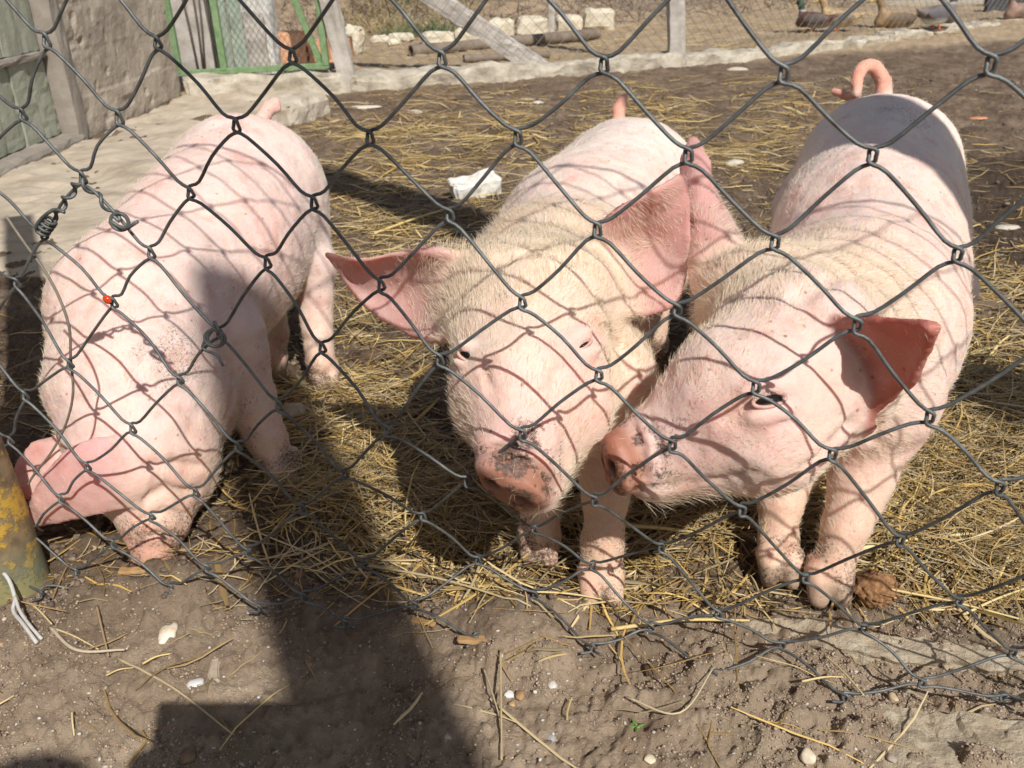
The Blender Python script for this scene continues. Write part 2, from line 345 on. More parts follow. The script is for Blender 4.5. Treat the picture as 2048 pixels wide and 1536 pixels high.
rough_block('door_post', frame(np.array([-.03, -.35, .6]), np.array([0, 1., 0]), np.array([-1., 0, 0]), Zax), (.065, .09, 1.2), FRAMEW, bw, (3, 3, 24), .003, 45)
rough_block('sill', frame(np.array([-.03, -.85, .0]), np.array([0, 1., 0]), np.array([-1., 0, 0]), Zax), (1.0, .10, .055), FRAMEW, bw, (24, 4, 4), .005, 46)
# worn concrete apron beside the shed
tag(rough_block('concrete_apron', frame(np.array([-1.02, 2.55, -.035]), np.array([1., 0, 0]), np.array([0, 1., 0]), Zax), (.50, 2.3, .085), noisy('apron_concrete', (.30, .24, .175), (.44, .365, .275), 8, .95, .7, 60, .006, c3=(.50, .43, .335)), None, (24, 90, 4), .010, 51),
    'worn sandy concrete apron along the foot of the shed wall', 'apron')
tag(rough_block('concrete_lump', frame(on_ground(595, 235)+Zax*.02, nrm(np.array([.3, 1, 0])), nrm(np.array([-1, .3, 0])), Zax), (.26, .11, .10), CONC, None, (14, 6, 5), .012, 53),
    'broken concrete lump lying behind the rooting pig', 'concrete lump')

# green steel gate with the things stored behind it
GREEN = noisy('green_paint', (.10, .17, .07), (.165, .26, .12), 40, .6, .2, 120, .001, c3=(.25, .33, .20))
GREENB = noisy('faded_green_boards', (.20, .26, .20), (.31, .37, .30), 9, .8, .4, 80, .003, c3=(.38, .41, .35))
GY = 3.64
def gp(x, y, yy=GY):
    r = px_ray(x, y); return CAM+r*(yy/r[1])
gate = empty('garden_gate', gp(360, 150)); gl = np.array(gate.location)
tag(gate, 'green steel frame gate with wire infill beside the shed wall', 'gate')
def bar(p, q, w, name, m=GREEN):
    c, x, y, z, L = along(np.array(p)-gl, np.array(q)-gl) if abs(nrm(np.array(q)-np.array(p))[2]) < .98 else (((np.array(p)+np.array(q))/2-gl), np.array([0, 0, 1.]), np.array([0, 1., 0]), np.array([-1., 0, 0]), np.linalg.norm(np.array(q)-np.array(p)))
    o = MB().box((-L/2, -w/2, -w/2), (L/2, w/2, w/2), frame(c, x, y, z), bev=w*.12).build(name, m, gate); return o
b0, b1, bm_ = gp(359, 147), gp(652, 131), gp(449, 141); zt = 1.1
for p, nm in ((b0, 'stile'), (b1, 'stile'), (bm_, 'stile')): bar(p, p+np.array([0, 0, zt]), .026, nm)
bar(b0-np.array([.013, 0, 0]), b1+np.array([.013, 0, 0]), .022, 'bottom_rail'); bar(b1+np.array([-.02, .012, 0]), gp(575, -30)+np.array([0, .012, 0]), .024, 'diagonal_stay')
gm = MB()
L = np.linalg.norm(b1-bm_); 
for i in range(-14, int(L/.024)):
    for s in (1, -1):
        x0 = i*.024; xa, xb = (x0, x0+.34) if s > 0 else (x0+.34, x0)
        dq = xb-xa; lo, hi = sorted(((0-xa)/dq, (L-xa)/dq)); t0, t1 = max(0, lo), min(1, hi)
        if t1-t0 < .05: continue
        A = bm_-gl+np.array([xa, .006, .01]); B = bm_-gl+np.array([xb, .006, .55]); gm.tube([A+(B-A)*t0, A+(B-A)*t1], .0008, 3, False)
stuff(gm.build('wire_infill', GALV_FAR, gate))
def slab(name, px0, px1, ytop, ybot, yy, th, m, lab, cat, seed, grp=None):
    a = gp(px0, ybot, yy); b = gp(px1, ybot, yy); t = gp((px0+px1)/2, ytop, yy); h = max(.05, t[2]-a[2]); w = b[0]-a[0]
    z0 = min(a[2], .0); h = h+a[2]-z0
    o = rough_block(name, frame(np.array([(a[0]+b[0])/2, yy, z0+h/2]), np.array([1., 0, 0]), np.array([0, 1., 0]), Zax), (w, th, h), m, None, (8, 3, 10), .005, seed)
    return tag(o, lab, cat, grp)
slab('concrete_slab', 352, 440, -120, 165, 3.80, .05, CONC_G, 'grey concrete slab with leaning steel rods behind the gate', 'slab', 61)
slab('green_board', 440, 470, -130, 150, 3.83, .02, GREENB, 'faded green board standing behind the gate, next to the grey slab', 'board', 62)
slab('green_board', 472, 500, -120, 150, 3.845, .02, GREENB, 'faded green board standing behind the gate, next to the concrete block', 'board', 63)
slab('concrete_block', 502, 548, 20, 140, 3.95, .12, CONC_G, 'upright grey concrete block between the green boards and the orange bricks', 'block', 64)
slab('white_block', 475, 545, -70, 18, 3.97, .12, noisy('white_stone', (.5, .48, .44), (.68, .66, .62), 20, .9, .3), 'white block lying on the upright concrete block', 'block', 65)
RODM = noisy('rusty_rod', (.07, .055, .045), (.13, .10, .08), 60, .8, .3)
for k, (xb, xt) in enumerate(((402, 352), (410, 378), (412, 392), (438, 398))):
    p = gp(xb, 165, 3.755); p[2] = max(p[2], .0); q = gp(xt, -60, 3.765)
    tag(MB().tube([p, (p+q)/2+np.array([.004, 0, 0]), q], .0048, 6).build('steel_rod', RODM, None, True), 'thin dark steel rod leaning on the grey slab behind the gate', 'rod', 'steel rods behind the gate')
BRICK = noisy('orange_clay', (.56, .27, .14), (.70, .38, .215), 25, .85, .3, 90, .002, c3=(.76, .46, .30))
def hollow_brick(px0, px1, y0, y1, yy, lab, dep=.14):
    a = gp(px0, y1, yy); b = gp(px1, y1, yy); t = gp(px0, y0, yy); h = t[2]-a[2]; w = b[0]-a[0]
    root = empty('hollow_brick', ((a[0]+b[0])/2, yy, a[2])); tag(root, lab, 'brick', 'orange hollow bricks behind the gate')
    MB().box((-w/2, 0, 0), (w/2, dep, h), bev=.004).build('clay_body', BRICK, root)
    for i in range(7):
        x = -w/2+w*(i+.5)/7; MB().box((x-w*.045, .004, h-.001), (x+w*.045, dep-.004, h+.005)).build('rib', BRICK, root)
hollow_brick(546, 612, 68, 129, 4.05, 'large orange hollow clay brick standing behind the gate mesh'); hollow_brick(620, 652, 86, 126, 4.08, 'small orange hollow clay brick next to the large one')
hollow_brick(655, 700, 80, 126, 4.35, 'orange hollow clay brick behind the grey post')

# pale blocks along the foot of the bank, pipes
BLK = noisy('pale_stone_block', (.44, .37, .26), (.60, .53, .40), 12, .92, .5, 60, .006, c3=(.68, .62, .50))
def far_block(x0, x1, y0, y1, tilt=0, lab='', seed=0):
    g = on_soil((x0+x1)/2, y1); d = proj(g)[2]; w = (x1-x0)*d/FPX; h = (y1-y0)*d/FPX
    M = frame(g+Zax*(h/2-.012)+np.array([0, .06, 0]), np.array([math.cos(tilt), 0, math.sin(tilt)]), np.array([0, 1., 0]), np.array([-math.sin(tilt), 0, math.cos(tilt)]))
    o = rough_block('stone_block', M, (w*.97, .12, h), BLK, None, (6, 4, 5), .012, seed); tag(o, lab, 'block', 'pale blocks along the bank')
for i, (x0, x1, y0, y1, tl) in enumerate(((842, 908, 64, 92, .05), (912, 972, 57, 88, .06), (976, 1031, 38, 74, -.03), (1034, 1097, 35, 72, .02), (1112, 1166, 31, 64, -.04), (1168, 1232, 18, 60, -.08))):
    far_block(x0, x1, y0, y1, tl, ('low pale block, first of the row, behind the end of the brace', 'low pale block half hidden behind the slanting brace', 'pale block right of the slanting brace', 'square pale block left of the thin far post', 'pale block right of the thin far post', 'largest tilted pale block at the end of the row')[i], 70+i)
far_block(688, 728, 56, 110, -.2, 'pale stone block leaning behind the grey post of the far fence', 80)
for k, (x, y, w) in enumerate(((800, 82, 50), (760, 86, 36), (870, 96, 30), (790, 92, 22))):
    g = on_ground(x, y); d = proj(g)[2]; r = w*d/FPX
    tag(rough_block('broken_slab', frame(g+Zax*.02, nrm(np.array([1, .3*k-.4, .1])), nrm(np.array([.4-.3*k, 1, 0])), Zax), (r, r*.7, .05), BLK, None, (6, 5, 3), .012, 90+k), 'flat broken pale slab lying at the foot of the bank', 'slab', 'broken slabs by the bank')
PIPE = noisy('brown_pipe', (.10, .075, .055), (.19, .145, .105), 14, .85, .5, 60, .004, c3=(.25, .20, .15))
def pipe(xa, ya, xb, yb, rpx, lab):
    a = on_ground(xa, ya); b = on_ground(xb, yb); r = rpx*proj((a+b)/2)[2]/FPX; a[2] = b[2] = r*.85
    a[2] += float(gh(a[0], a[1])); b[2] += float(gh(b[0], b[1])); pts = np.linspace(a, b, 14); m = MB()
    rr = r*(1+.06*RNG.normal(size=14)); rr[0] = rr[-1] = r
    # open ended pipe: outer skin plus inner bore
    m.tube(pts, rr, 14, False); m.tube(np.linspace(b, a, 3), r*.82, 14, False)
    tag(m.build('drain_pipe', PIPE, None, True), lab, 'pipe')
pipe(822, 112, 1196, 78, 11, 'long brown pipe lying on the dry earth beyond the kerb'); pipe(928, 124, 1098, 114, 8, 'short brown pipe in front of the long one')
# far posts and netting against the bank
net = empty('far_netting', (0, 0, 0)); tag(net, 'grey wire netting on thin posts at the foot of the bank', 'fence')
NETM = noisy('netting_wire', (.17, .165, .15), (.28, .27, .245), 20, .7, 0)
NA = on_ground(1236, 38); NB = on_ground(1960, 12)
for px_, py_ in ((1103, 66), (1516, 28), (1760, 18)):
    g = on_ground(px_, py_); w = 13*proj(g)[2]/FPX; rough_block('post', frame(g+Zax*.55, np.array([1., 0, 0]), np.array([0, 1., 0]), Zax), (w, w, 1.2), CONC_G, net, (2, 2, 12), .004, px_ % 40)
nm = MB(); 
dv = NB-NA; LL = np.linalg.norm(dv); dx = dv/LL
for i in range(int(LL/.05)):
    p = NA+dx*.05*i; nm.tube([p, p+Zax*.7], .0022, 3, False)
for k in range(14): nm.tube([NA+Zax*.05*(k+.2), NB+Zax*.05*(k+.2)], .0022, 3, False)
stuff(nm.build('wire_net', NETM, net))
STEP = noisy('step_concrete', (.36, .30, .22), (.47, .40, .30), 8, .95, .4, 50, .006)
sa, sb = on_ground(1560, 22), on_ground(2090, 30); c, x, y, z, L = along(sa, sb)
tag(rough_block('concrete_step', frame(c+np.array([.1, .45, .02]), x, y, z), (L+.6, .7, .12), STEP, None, (24, 6, 4), .012, 97), 'low pale concrete step behind the ducks', 'step')
g = on_ground(2000, 38); tag(rough_block('black_slab', frame(g+np.array([.06, .1, .08]), np.array([1, 0, .12]), np.array([0, 1., 0]), np.array([-.12, 0, 1])), (.26, .05, .22), noisy('black_rubber', (.03, .03, .035), (.06, .06, .065), 30, .7, .2), None, (6, 2, 6), .004, 98),
    'dark slab leaning behind the kerb next to the last duck', 'slab')
# ------------------------------------------------------------------ implicit surfaces for bodies
class SDF:
    def __init__(s, lo, hi, h):
        s.lo = np.array(lo, float); s.h = h; s.n = np.ceil((np.array(hi)-s.lo)/h).astype(int)+1
        s.F = np.full(s.n, 1.0, np.float32)
        s.ax = [(s.lo[i]+h*np.arange(s.n[i])).astype(np.float32) for i in range(3)]
    def block(s, lo, hi):
        a = np.clip(np.floor((np.array(lo)-s.lo)/s.h).astype(int), 0, s.n-1); b = np.clip(np.ceil((np.array(hi)-s.lo)/s.h).astype(int)+1, 1, s.n)
        sl = tuple(slice(a[i], max(b[i], a[i]+1)) for i in range(3))
        X, Y, Z = np.meshgrid(s.ax[0][sl[0]], s.ax[1][sl[1]], s.ax[2][sl[2]], indexing='ij', sparse=True)
        return sl, X, Y, Z
    def join(s, sl, d, k):
        f = s.F[sl]; d = d.astype(np.float32)
        if k <= 0: s.F[sl] = np.minimum(f, d); return
        hh = np.clip(.5+.5*(f-d)/k, 0, 1); s.F[sl] = f*(1-hh)+d*hh-k*hh*(1-hh)
    def cut(s, sl, d, k):
        f = s.F[sl]; d = (-d).astype(np.float32); hh = np.clip(.5-.5*(f-d)/k, 0, 1); s.F[sl] = f*(1-hh)+d*hh+k*hh*(1-hh)
    def cone(s, a, b, ra, rb, k=.02):
        a = np.array(a, float); b = np.array(b, float); r = max(ra, rb)+k*1.5
        sl, X, Y, Z = s.block(np.minimum(a, b)-r, np.maximum(a, b)+r)
        ba = b-a; L = ba@ba+1e-12
        t = np.clip(((X-a[0])*ba[0]+(Y-a[1])*ba[1]+(Z-a[2])*ba[2])/L, 0, 1)
        d = np.sqrt((X-a[0]-t*ba[0])**2+(Y-a[1]-t*ba[1])**2+(Z-a[2]-t*ba[2])**2)-(ra+(rb-ra)*t)
        s.join(sl, d, k)
    def ell(s, c, axes, rad, k=.02, cut=False):
        c = np.array(c, float); A = np.array(axes, float); r = max(rad)+k*1.5
        sl, X, Y, Z = s.block(c-r, c+r)
        q = [(X-c[0])*A[i][0]+(Y-c[1])*A[i][1]+(Z-c[2])*A[i][2] for i in range(3)]
        k0 = np.sqrt(sum((q[i]/rad[i])**2 for i in range(3)))+1e-6; k1 = np.sqrt(sum((q[i]/rad[i]**2)**2 for i in range(3)))+1e-6
        d = k0*(k0-1)/k1
        (s.cut if cut else s.join)(sl, d, k)
    def sheet(s, P, R, k=.006):
        """union with a thin curved sheet given by dense points P with radii R"""
        from mathutils.kdtree import KDTree
        kd = KDTree(len(P))
        for i, p in enumerate(P): kd.insert(p, i)
        kd.balance(); s.ears = getattr(s, 'ears', [])+[(kd, len(P), R)]
        m = float(R.max())+k*1.6
        lo = P.min(0)-m; hi = P.max(0)+m
        sl, X, Y, Z = s.block(lo, hi); shp = s.F[sl].shape
        # only look near the sheet
        near = np.zeros(shp, bool); idx = np.round((P-np.array([X.ravel()[0], Y.ravel()[0], Z.ravel()[0]]))/s.h).astype(int)
        w = int(math.ceil(m/s.h))
        for dx in range(-w, w+1):
            for dy in range(-w, w+1):
                for dz in range(-w, w+1):
                    if dx*dx+dy*dy+dz*dz > (w+.5)**2: continue
                    a = idx+[dx, dy, dz]; ok = np.all((a >= 0) & (a < shp), 1); a = a[ok]; near[a[:, 0], a[:, 1], a[:, 2]] = True
        d = np.full(shp, 1.0, np.float32); I = np.argwhere(near)
        xs, ys, zs = X.ravel(), Y.ravel(), Z.ravel()
        out = np.empty(len(I), np.float32)
        for q, (i, j, kk) in enumerate(I):
            co, ix, dist = kd.find((xs[i], ys[j], zs[kk])); out[q] = dist-R[ix]
        d[near] = out
        s.join(sl, d, k)
    def earmask(s, V):
        m = np.zeros(len(V))
        for kd, n, R in s.ears:
            for i, v in enumerate(V):
                co, ix, d = kd.find(v); u = ix/n
                w = min(max(1-(d-R[ix]-.0008)/.004, 0), 1)*min(max((u-.10)/.16, 0), 1)
                if w > m[i]: m[i] = w
        return m
    def sample(s, P):
        q = (np.asarray(P)-s.lo)/s.h; q = np.clip(q, 0, s.n-1.001); I = q.astype(int); f = q-I; out = 0
        for a in (0, 1):
            for b in (0, 1):
                for c in (0, 1):
                    w = (f[:, 0] if a else 1-f[:, 0])*(f[:, 1] if b else 1-f[:, 1])*(f[:, 2] if c else 1-f[:, 2])
                    out = out+w*s.F[np.minimum(I[:, 0]+a, s.n[0]-1), np.minimum(I[:, 1]+b, s.n[1]-1), np.minimum(I[:, 2]+c, s.n[2]-1)]
        return out
    def hit(s, x, y, d0=.3, d1=1.5):
        ds = np.linspace(d0, d1, 1600); P = CAM+px_ray(x, y)*ds[:, None]; f = s.sample(P)
        inside = np.all((P >= s.lo) & (P <= s.lo+s.h*(s.n-1)), 1); i = np.argmax((f < 0) & inside); return P[i]
    def mesh(s):
        F = s.F; S = F < 0; n = s.n
        c = np.zeros(n-1, np.int8)
        for a in (0, 1):
            for b in (0, 1):
                for d in (0, 1): c += S[a:n[0]-1+a, b:n[1]-1+b, d:n[2]-1+d]
        act = np.argwhere((c > 0) & (c < 8)); idm = np.full(n-1, -1, np.int32); idm[act[:, 0], act[:, 1], act[:, 2]] = np.arange(len(act))
        acc = np.zeros((len(act), 3)); cnt = np.zeros(len(act))
        corners = [(a, b, d) for a in (0, 1) for b in (0, 1) for d in (0, 1)]
        for p in corners:
            for ax in range(3):
                if p[ax]: continue
                q = list(p); q[ax] = 1
                f0 = F[act[:, 0]+p[0], act[:, 1]+p[1], act[:, 2]+p[2]].astype(float); f1 = F[act[:, 0]+q[0], act[:, 1]+q[1], act[:, 2]+q[2]].astype(float)
                m = (f0 < 0) != (f1 < 0); t = np.where(m, f0/(f0-f1+1e-12), 0)
                pos = np.array(p, float)[None]+np.zeros((len(act), 3)); pos[:, ax] = t
                acc[m] += pos[m]; cnt[m] += 1
        V = s.lo+s.h*(act+acc/np.maximum(cnt, 1)[:, None])
        faces = []
        for ax in range(3):
            u, v = (ax+1) % 3, (ax+2) % 3
            s0 = [slice(None)]*3; s1 = [slice(None)]*3; s0[ax] = slice(0, -1); s1[ax] = slice(1, None)
            E = np.argwhere(S[tuple(s0)] != S[tuple(s1)])
            E = E[(E[:, u] > 0) & (E[:, v] > 0) & (E[:, u] < n[u]-1) & (E[:, v] < n[v]-1)]
            flip = S[tuple(s0)][E[:, 0], E[:, 1], E[:, 2]]
            def cell(du, dv):
                q = E.copy(); q[:, u] -= du; q[:, v] -= dv; return idm[q[:, 0], q[:, 1], q[:, 2]]
            qd = np.stack([cell(1, 1), cell(0, 1), cell(0, 0), cell(1, 0)], 1)
            qd[~flip] = qd[~flip][:, ::-1]; faces.append(qd)
        Fc = np.concatenate(faces); Fc = Fc[(Fc >= 0).all(1)]
        # two rounds of smoothing followed by projection back to the surface
        for it in range(2):
            sm = np.zeros_like(V); w = np.zeros(len(V))
            for a, b in ((0, 1), (1, 2), (2, 3), (3, 0)):
                np.add.at(sm, Fc[:, a], V[Fc[:, b]]); np.add.at(w, Fc[:, a], 1); np.add.at(sm, Fc[:, b], V[Fc[:, a]]); np.add.at(w, Fc[:, b], 1)
            V = V*.35+.65*sm/np.maximum(w, 1)[:, None]
            G, f = s.grad(V); V = V-np.clip(f/np.maximum((G*G).sum(1), .2), -s.h, s.h)[:, None]*G
        return V, Fc
    def grad(s, V):
        e = s.h*.8
        G = np.stack([(s.sample(V+np.eye(3)[i]*e)-s.sample(V-np.eye(3)[i]*e))/(2*e) for i in range(3)], 1); return G, s.sample(V)

def ear_sheet(rows, rb, re, nu=42, nv=34):
    """rows: base..tip, each three (x, y, d); returns dense points and radii"""
    C = np.array([[at(*p) for p in r] for r in rows])            # (5,3,3)
    U = np.array([catmull(C[:, j], 16) for j in range(3)]).transpose(1, 0, 2)
    m = len(U); v = np.linspace(-1, 1, nv)
    L = np.stack([v*(v-1)/2, 1-v*v, v*(v+1)/2], 1)              # quadratic through the three columns
    P = np.einsum('vk,ukc->uvc', L, U)
    u = np.linspace(0, 1, m)[:, None]
    R = rb*(1-u)+re*u; R = R*(1-.30*np.abs(v)[None]**3)
    return P.reshape(-1, 3), R.reshape(-1)

# ------------------------------------------------------------------ pig materials
def skin_material():
    m, n, l, b = mat('pig_skin')
    a = N(n, 'ShaderNodeVertexColor', layer_name='Col'); tc = N(n, 'ShaderNodeTexCoord')
    t = N(n, 'ShaderNodeTexNoise', Scale=34, Detail=7, Roughness=.62); l.new(tc.outputs['Object'], t.inputs['Vector'])
    r = ramp(n, [(.30, (.86, .66, .60)), (.46, (1, .97, .95)), (.56, (1, 1, .97)), (.72, (.97, .84, .79))]); l.new(t.outputs['Fac'], r.inputs[0])
    mx = N(n, 'ShaderNodeMixRGB', blend_type='MULTIPLY'); mx.inputs[0].default_value = .85
    l.new(a.outputs[0], mx.inputs[1]); l.new(r.outputs[0], mx.inputs[2])
    t3 = N(n, 'ShaderNodeTexVoronoi', Scale=150); l.new(tc.outputs['Object'], t3.inputs['Vector'])
    sc = N(n, 'ShaderNodeSeparateColor'); l.new(t3.outputs['Color'], sc.inputs[0]); t5 = N(n, 'ShaderNodeTexNoise', Scale=14, Detail=3); l.new(tc.outputs['Object'], t5.inputs['Vector'])
    ad = N(n, 'ShaderNodeMath', operation='MULTIPLY_ADD'); ad.inputs[1].default_value = .9; l.new(t5.outputs['Fac'], ad.inputs[0]); l.new(sc.outputs[0], ad.inputs[2])
    gt = ramp(n, [(.0, (0, 0, 0)), (1.0, (1, 1, 1))]); th = N(n, 'ShaderNodeMapRange'); th.inputs['From Min'].default_value = 1.36; th.inputs['From Max'].default_value = 1.42; l.new(ad.outputs[0], th.inputs[0])
    dr_ = N(n, 'ShaderNodeMapRange'); dr_.inputs['From Min'].default_value = .26; dr_.inputs['From Max'].default_value = .10; l.new(t3.outputs['Distance'], dr_.inputs[0])
    sp3 = N(n, 'ShaderNodeMath', operation='MULTIPLY'); l.new(th.outputs[0], sp3.inputs[0]); l.new(dr_.outputs[0], sp3.inputs[1])
    r3 = ramp(n, [(0, (1, 1, 1)), (1, (.30, .22, .17))]); l.new(sp3.outputs[0], r3.inputs[0])
    mx2 = N(n, 'ShaderNodeMixRGB', blend_type='MULTIPLY'); mx2.inputs[0].default_value = .75
    l.new(mx.outputs[0], mx2.inputs[1]); l.new(r3.outputs[0], mx2.inputs[2])
    da = N(n, 'ShaderNodeAttribute', attribute_name='Dirt'); tn = N(n, 'ShaderNodeTexNoise', Scale=420, Detail=7, Roughness=.8); l.new(tc.outputs['Object'], tn.inputs['Vector'])
    dm = N(n, 'ShaderNodeMath', operation='MULTIPLY_ADD'); dm.inputs[1].default_value = 3.0; l.new(tn.outputs['Fac'], dm.inputs[0]); l.new(da.outputs['Fac'], dm.inputs[2])
    dk = N(n, 'ShaderNodeMapRange'); dk.inputs['From Min'].default_value = 1.80; dk.inputs['From Max'].default_value = 2.30; dk.inputs['To Max'].default_value = .92; l.new(dm.outputs[0], dk.inputs[0])
    dq = N(n, 'ShaderNodeMath', operation='MULTIPLY'); dz = N(n, 'ShaderNodeMapRange'); dz.inputs['From Max'].default_value = .25; l.new(da.outputs['Fac'], dz.inputs[0]); l.new(dk.outputs[0], dq.inputs[0]); l.new(dz.outputs[0], dq.inputs[1])
    mx3 = N(n, 'ShaderNodeMixRGB'); l.new(dq.outputs[0], mx3.inputs[0]); l.new(mx2.outputs[0], mx3.inputs[1]); mx3.inputs[2].default_value = (.062, .043, .030, 1)
    l.new(mx3.outputs[0], b.inputs['Base Color'])
    b.inputs['Roughness'].default_value = .56; b.inputs['Specular IOR Level'].default_value = .35
    b.inputs['Subsurface Weight'].default_value = .7; b.inputs['Subsurface Radius'].default_value = (1.0, .32, .20); b.inputs['Subsurface Scale'].default_value = .0065
    t2 = N(n, 'ShaderNodeTexNoise', Scale=420, Detail=5, Roughness=.7); l.new(tc.outputs['Object'], t2.inputs['Vector'])
    t4 = N(n, 'ShaderNodeTexNoise', Scale=60, Detail=5, Roughness=.6); l.new(tc.outputs['Object'], t4.inputs['Vector'])
    b1 = N(n, 'ShaderNodeBump', Strength=.28, Distance=.0015); l.new(t2.outputs['Fac'], b1.inputs['Height'])
    b2 = N(n, 'ShaderNodeBump', Strength=.35, Distance=.006); l.new(t4.outputs['Fac'], b2.inputs['Height']); l.new(b1.outputs[0], b2.inputs['Normal'])
    l.new(b2.outputs[0], b.inputs['Normal'])
    tr = N(n, 'ShaderNodeBsdfTranslucent'); tr.inputs[0].default_value = (.85, .28, .18, 1); ms = N(n, 'ShaderNodeMixShader')
    q = N(n, 'ShaderNodeMath', operation='MULTIPLY'); q.inputs[1].default_value = .30; l.new(a.outputs['Alpha'], q.inputs[0]); l.new(q.outputs[0], ms.inputs[0])
    l.new(b.outputs[0], ms.inputs[1]); l.new(tr.outputs[0], ms.inputs[2]); l.new(ms.outputs[0], n['Material Output'].inputs[0])
    return m
SKIN = skin_material()
def hair_material():
    m, n, l, b = mat('pig_hair')
    b.inputs['Base Color'].default_value = (.90, .79, .61, 1); b.inputs['Roughness'].default_value = .45
    tr = N(n, 'ShaderNodeBsdfTranslucent'); tr.inputs[0].default_value = (.90, .79, .61, 1)
    ms = N(n, 'ShaderNodeMixShader'); ms.inputs[0].default_value = .35
    out = n['Material Output']; l.new(b.outputs[0], ms.inputs[1]); l.new(tr.outputs[0], ms.inputs[2]); l.new(ms.outputs[0], out.inputs[0])
    return m
HAIR = hair_material()
m_, n_, l_, b_ = mat('eye_dark'); b_.inputs['Base Color'].default_value = (.012, .009, .008, 1); b_.inputs['Roughness'].default_value = .08; EYE = m_
m_, n_, l_, b_ = mat('lash'); b_.inputs['Base Color'].default_value = (.30, .22, .14, 1); b_.inputs['Roughness'].default_value = .5; LASH = m_

def lids(S, e, r, tilt=0.0, open_=1.0):
    """puffy lids above and below; returns the place and shape of the eyeball between them"""
    u = UP*math.cos(tilt)+RIGHT*math.sin(tilt); a = RIGHT*math.cos(tilt)-UP*math.sin(tilt); f = FWD
    S.ell(e+u*r*1.05+f*r*.30, (a, u, f), (r*1.9, r*.75, r*.75), r*.7)
    S.ell(e-u*r*1.05+f*r*.42, (a, u, f), (r*1.8, r*.65, r*.75), r*.7)
    return (e+f*r*.10, (a, u, f), (r*1.12, r*(.34+.26*open_), r*.62))
LIDM = noisy('eyelid_skin', (.50, .27, .22), (.63, .38, .32), 300, .5, .3, 900, .0006)
def near(V, c, r, soft=.5):
    d = np.linalg.norm(V-np.asarray(c), axis=1); return np.clip((r-d)/(r*soft)+0, 0, 1)
DIRTY = [None]
def mixc(C, c, w):
    if c is DIRT_C: DIRTY[0] = np.maximum(DIRTY[0], np.minimum(w*.85, .74)); return C
    return C*(1-w[:, None])+np.array(c)*w[:, None]

def build_hair(name, parent, V, Fc, Nv, spine, lens, count, skip, seed, rad=.0001):
    """fine bristles as hair curves; lens(P)-> length, skip(P)-> keep probability"""
    rng = np.random.default_rng(seed)
    tri = np.concatenate([Fc[:, [0, 1, 2]], Fc[:, [0, 2, 3]]])
    A = np.linalg.norm(np.cross(V[tri[:, 1]]-V[tri[:, 0]], V[tri[:, 2]]-V[tri[:, 0]]), axis=1)
    cen = V[tri].mean(1); w = A*skip(cen); w /= w.sum()
    ti = rng.choice(len(tri), count, p=w); b = rng.random((count, 2)); fl = b.sum(1) > 1; b[fl] = 1-b[fl]
    P = V[tri[ti, 0]]*(1-b.sum(1))[:, None]+V[tri[ti, 1]]*b[:, :1]+V[tri[ti, 2]]*b[:, 1:]
    Nn = nrm(Nv[tri[ti]].mean(1))
    sp_ = np.array(spine); D = np.zeros_like(P); W = np.zeros(len(P))
    for i in range(len(sp_)-1):
        a, c = sp_[i], sp_[i+1]; t = np.clip(((P-a)@(c-a))/((c-a)@(c-a)), 0, 1); dist = np.linalg.norm(P-a-t[:, None]*(c-a), axis=1)
        wt = 1/(dist**4+1e-9); D += nrm(c-a)*wt[:, None]; W += wt
    D = nrm(D/W[:, None]); D = D+.55*np.stack([noise(P, 28, 5), noise(P, 28, 6), noise(P, 28, 7)], 1)
    T = nrm(D-Nn*(D*Nn).sum(1)[:, None])
    L = lens(P)*rng.uniform(.45, 1.1, count)
    lift = rng.uniform(.05, .38, count)[:, None]; jit = rng.normal(0, .20, (count, 3))
    d0 = nrm(T+Nn*(lift+.16)+jit); d1 = nrm(T+Nn*lift*.35+jit*1.2-np.array([0, 0, .18]))
    K = 4; pts = np.zeros((count, K, 3)); pts[:, 0] = P-Nn*.0006
    for q in range(1, K):
        tt = q/(K-1); dd = nrm(d0*(1-tt)+d1*tt); pts[:, q] = pts[:, q-1]+dd*(L/(K-1))[:, None]
    hc = bpy.data.hair_curves.new(name); hc.add_curves([K]*count)
    hc.position_data.foreach_set('vector', pts.astype(np.float32).ravel())
    ra = hc.attributes.get('radius') or hc.attributes.new('radius', 'FLOAT', 'POINT')
    rr = np.tile(np.array([1, .9, .7, .15], np.float32)*rad, count); ra.data.foreach_set('value', rr)
    hc.materials.append(HAIR)
    o = bpy.data.objects.new(name, hc); COL.objects.link(o); o.parent = parent; return o

